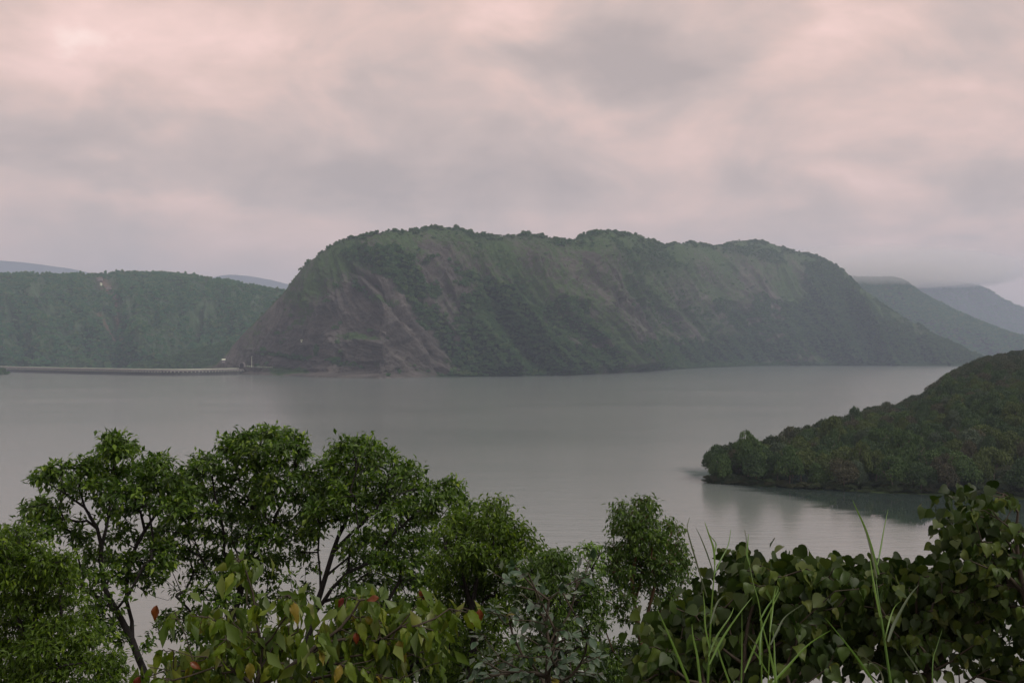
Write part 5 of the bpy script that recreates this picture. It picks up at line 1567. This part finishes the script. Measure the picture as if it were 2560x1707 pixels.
tuft('cane grass clump with an open fork of blades above the bush, leftmost of three', 4.0, [
    ('stem', 0.020, [Z8(415, 1365), Z8(435, 950), Z8(455, 690), Z8(460, 560)], 'grass_blade'),
    ('blade', 0.014, [Z8(458, 640), Z8(450, 540), Z8(420, 450), Z8(395, 375)], 'grass_blade'),
    ('blade', 0.008, [Z8(460, 560), Z8(464, 510), Z8(435, 470), Z8(412, 440)], 'grass_blade'),
    ('blade', 0.009, [Z8(455, 700), Z8(490, 620), Z8(540, 520), Z8(556, 420)], 'grass_blade'),
    ('blade', 0.008, [Z8(450, 690), Z8(410, 570), Z8(370, 470), Z8(340, 410)], 'grass_dry'),
    ('blade', 0.010, [Z8(410, 840), Z8(350, 640), Z8(295, 450), Z8(290, 400), Z8(305, 350)], 'grass_dry'),
    ('blade', 0.018, [Z8(300, 1370), Z8(210, 1150), Z8(150, 1010), Z8(100, 900)], 'grass_blade'),
    ('blade', 0.016, [Z8(370, 1370), Z8(350, 1200), Z8(325, 1080), Z8(318, 1000)], 'grass_blade'),
    ('blade', 0.014, [Z8(425, 1250), Z8(500, 1100), Z8(600, 950), Z8(690, 835)], 'grass_blade'),
    ('blade', 0.012, [Z8(420, 1200), Z8(470, 1080), Z8(550, 960), Z8(575, 900)], 'grass_blade'),
    ('blade', 0.012, [Z8(550, 1370), Z8(500, 1230), Z8(470, 1130), Z8(440, 1080)], 'grass_blade'),
    ('blade', 0.009, [Z8(425, 1150), Z8(400, 1020), Z8(395, 900), Z8(385, 800)], 'grass_blade'),
    ('blade', 0.011, [Z8(430, 1000), Z8(470, 880), Z8(520, 830), Z8(560, 850)], 'grass_dry')])
tuft('dense cane grass clump of crossing blades in front of the flat-topped bush, middle of three', 3.8, [
    ('stem', 0.013, [Z8(745, 1365), Z8(738, 950), Z8(690, 740), Z8(668, 620)], 'grass_blade'),
    ('blade', 0.010, [Z8(672, 640), Z8(655, 580), Z8(660, 510), Z8(664, 450)], 'grass_blade'),
    ('blade', 0.007, [Z8(668, 620), Z8(652, 560), Z8(650, 470), Z8(636, 420)], 'grass_dry'),
    ('stem', 0.015, [Z8(620, 1370), Z8(624, 1150), Z8(624, 930)], 'grass_blade'),
    ('stem', 0.012, [Z8(785, 1370), Z8(795, 1100), Z8(800, 900)], 'grass_blade'),
    ('blade', 0.013, [Z8(640, 1300), Z8(700, 1150), Z8(780, 960), Z8(860, 800)], 'grass_blade'),
    ('blade', 0.013, [Z8(800, 1130), Z8(840, 1050), Z8(890, 960), Z8(1000, 880)], 'grass_dry'),
    ('blade', 0.013, [Z8(835, 1370), Z8(800, 1200), Z8(760, 1050), Z8(735, 930)], 'grass_blade'),
    ('blade', 0.012, [Z8(745, 1190), Z8(710, 1130), Z8(650, 1060)], 'grass_dry'),
    ('blade', 0.018, [Z8(810, 1370), Z8(900, 1270), Z8(1030, 1130), Z8(1170, 1040)], 'grass_blade'),
    ('blade', 0.010, [Z8(735, 980), Z8(780, 900), Z8(830, 830), Z8(850, 780)], 'grass_blade'),
    ('blade', 0.010, [Z8(795, 1050), Z8(810, 930), Z8(820, 850), Z8(830, 780)], 'grass_blade'),
    ('blade', 0.011, [Z8(735, 1250), Z8(735, 1100), Z8(760, 1000), Z8(790, 940)], 'grass_blade'),
    ('blade', 0.010, [Z8(780, 1300), Z8(720, 1200), Z8(680, 1150), Z8(665, 1110)], 'grass_blade'),
    ('blade', 0.012, [Z8(835, 1365), Z8(825, 1240), Z8(822, 1120), Z8(815, 1040)], 'grass_blade')])
tuft('tallest cane grass clump, its blades standing over the water between the two bushes', 4.1, [
    ('stem', 0.024, [Z8(1535, 1365), Z8(1490, 1050), Z8(1460, 850), Z8(1445, 720)], 'grass_blade'),
    ('blade', 0.018, [Z8(1462, 700), Z8(1425, 560), Z8(1380, 420), Z8(1340, 330), Z8(1300, 240)], 'grass_blade'),
    ('blade', 0.011, [Z8(1450, 720), Z8(1425, 600), Z8(1400, 500), Z8(1370, 400)], 'grass_dry'),
    ('blade', 0.010, [Z8(1455, 640), Z8(1475, 540), Z8(1495, 420), Z8(1520, 300)], 'grass_blade'),
    ('blade', 0.022, [Z8(1520, 1110), Z8(1560, 1000), Z8(1640, 850), Z8(1710, 760)], 'grass_dry'),
    ('blade', 0.016, [Z8(1440, 1370), Z8(1330, 1210), Z8(1220, 1070), Z8(1130, 960)], 'grass_blade'),
    ('stem', 0.010, [Z8(1790, 1370), Z8(1795, 1220), Z8(1815, 1150), Z8(1850, 1040)], 'grass_blade'),
    ('blade', 0.010, [Z8(1490, 1370), Z8(1470, 1290), Z8(1370, 1200), Z8(1300, 1160)], 'grass_dry'),
    ('blade', 0.012, [Z8(1745, 1370), Z8(1680, 1250), Z8(1630, 1180), Z8(1600, 1130)], 'grass_dry'),
    ('blade', 0.011, [Z8(1500, 1100), Z8(1530, 980), Z8(1560, 900), Z8(1600, 860)], 'grass_blade'),
    ('blade', 0.012, [Z8(1470, 960), Z8(1440, 800), Z8(1420, 680), Z8(1410, 600)], 'grass_blade')])

# ------------------------------------------------------------------ mist lying on the far hill tops
mm_ = bpy.data.materials.new('mist')
mm_.use_nodes = True
t = mm_.node_tree
t.nodes.clear()
out = N(t, 'ShaderNodeOutputMaterial')
pv_ = N(t, 'ShaderNodeVolumePrincipled')
pv_.inputs['Color'].default_value = (0.99, 0.99, 1, 1)
pv_.inputs['Density'].default_value = 0.002
L(t, pv_.outputs[0], out.inputs['Volume'])
import bmesh
bmm = bmesh.new()
bmesh.ops.create_icosphere(bmm, subdivisions=4, radius=1)
mist_me = bpy.data.meshes.new('mist')
bmm.to_mesh(mist_me); bmm.free()
mist_me.materials.append(mm_)
for (u, v_, d, rx, ry, rz) in ((2180, 684, 4330, 380, 250, 58), (2200, 668, 4420, 590, 280, 100), (2330, 692, 7150, 560, 400, 85), (2310, 676, 7350, 800, 460, 150)):
    o = link('mist', mist_me, None, tuple(P(u, v_, d)), 'stuff')
    o.scale = (rx, ry, rz)

# ------------------------------------------------------------------ air
hm = bpy.data.materials.new('haze_air')
hm.use_nodes = True
t = hm.node_tree
t.nodes.clear()
out = N(t, 'ShaderNodeOutputMaterial')
pv_ = N(t, 'ShaderNodeVolumePrincipled')
pv_.inputs['Color'].default_value = (*HAZE_COL, 1)
pv_.inputs['Density'].default_value = HAZE
pv_.inputs['Anisotropy'].default_value = 0.2
L(t, pv_.outputs[0], out.inputs['Volume'])
v, f = boxes([(0, 4500, 466, 22000, 15000, 976)])
link('haze', mesh_np('haze', v, f, False, None, [hm]), kind='stuff')
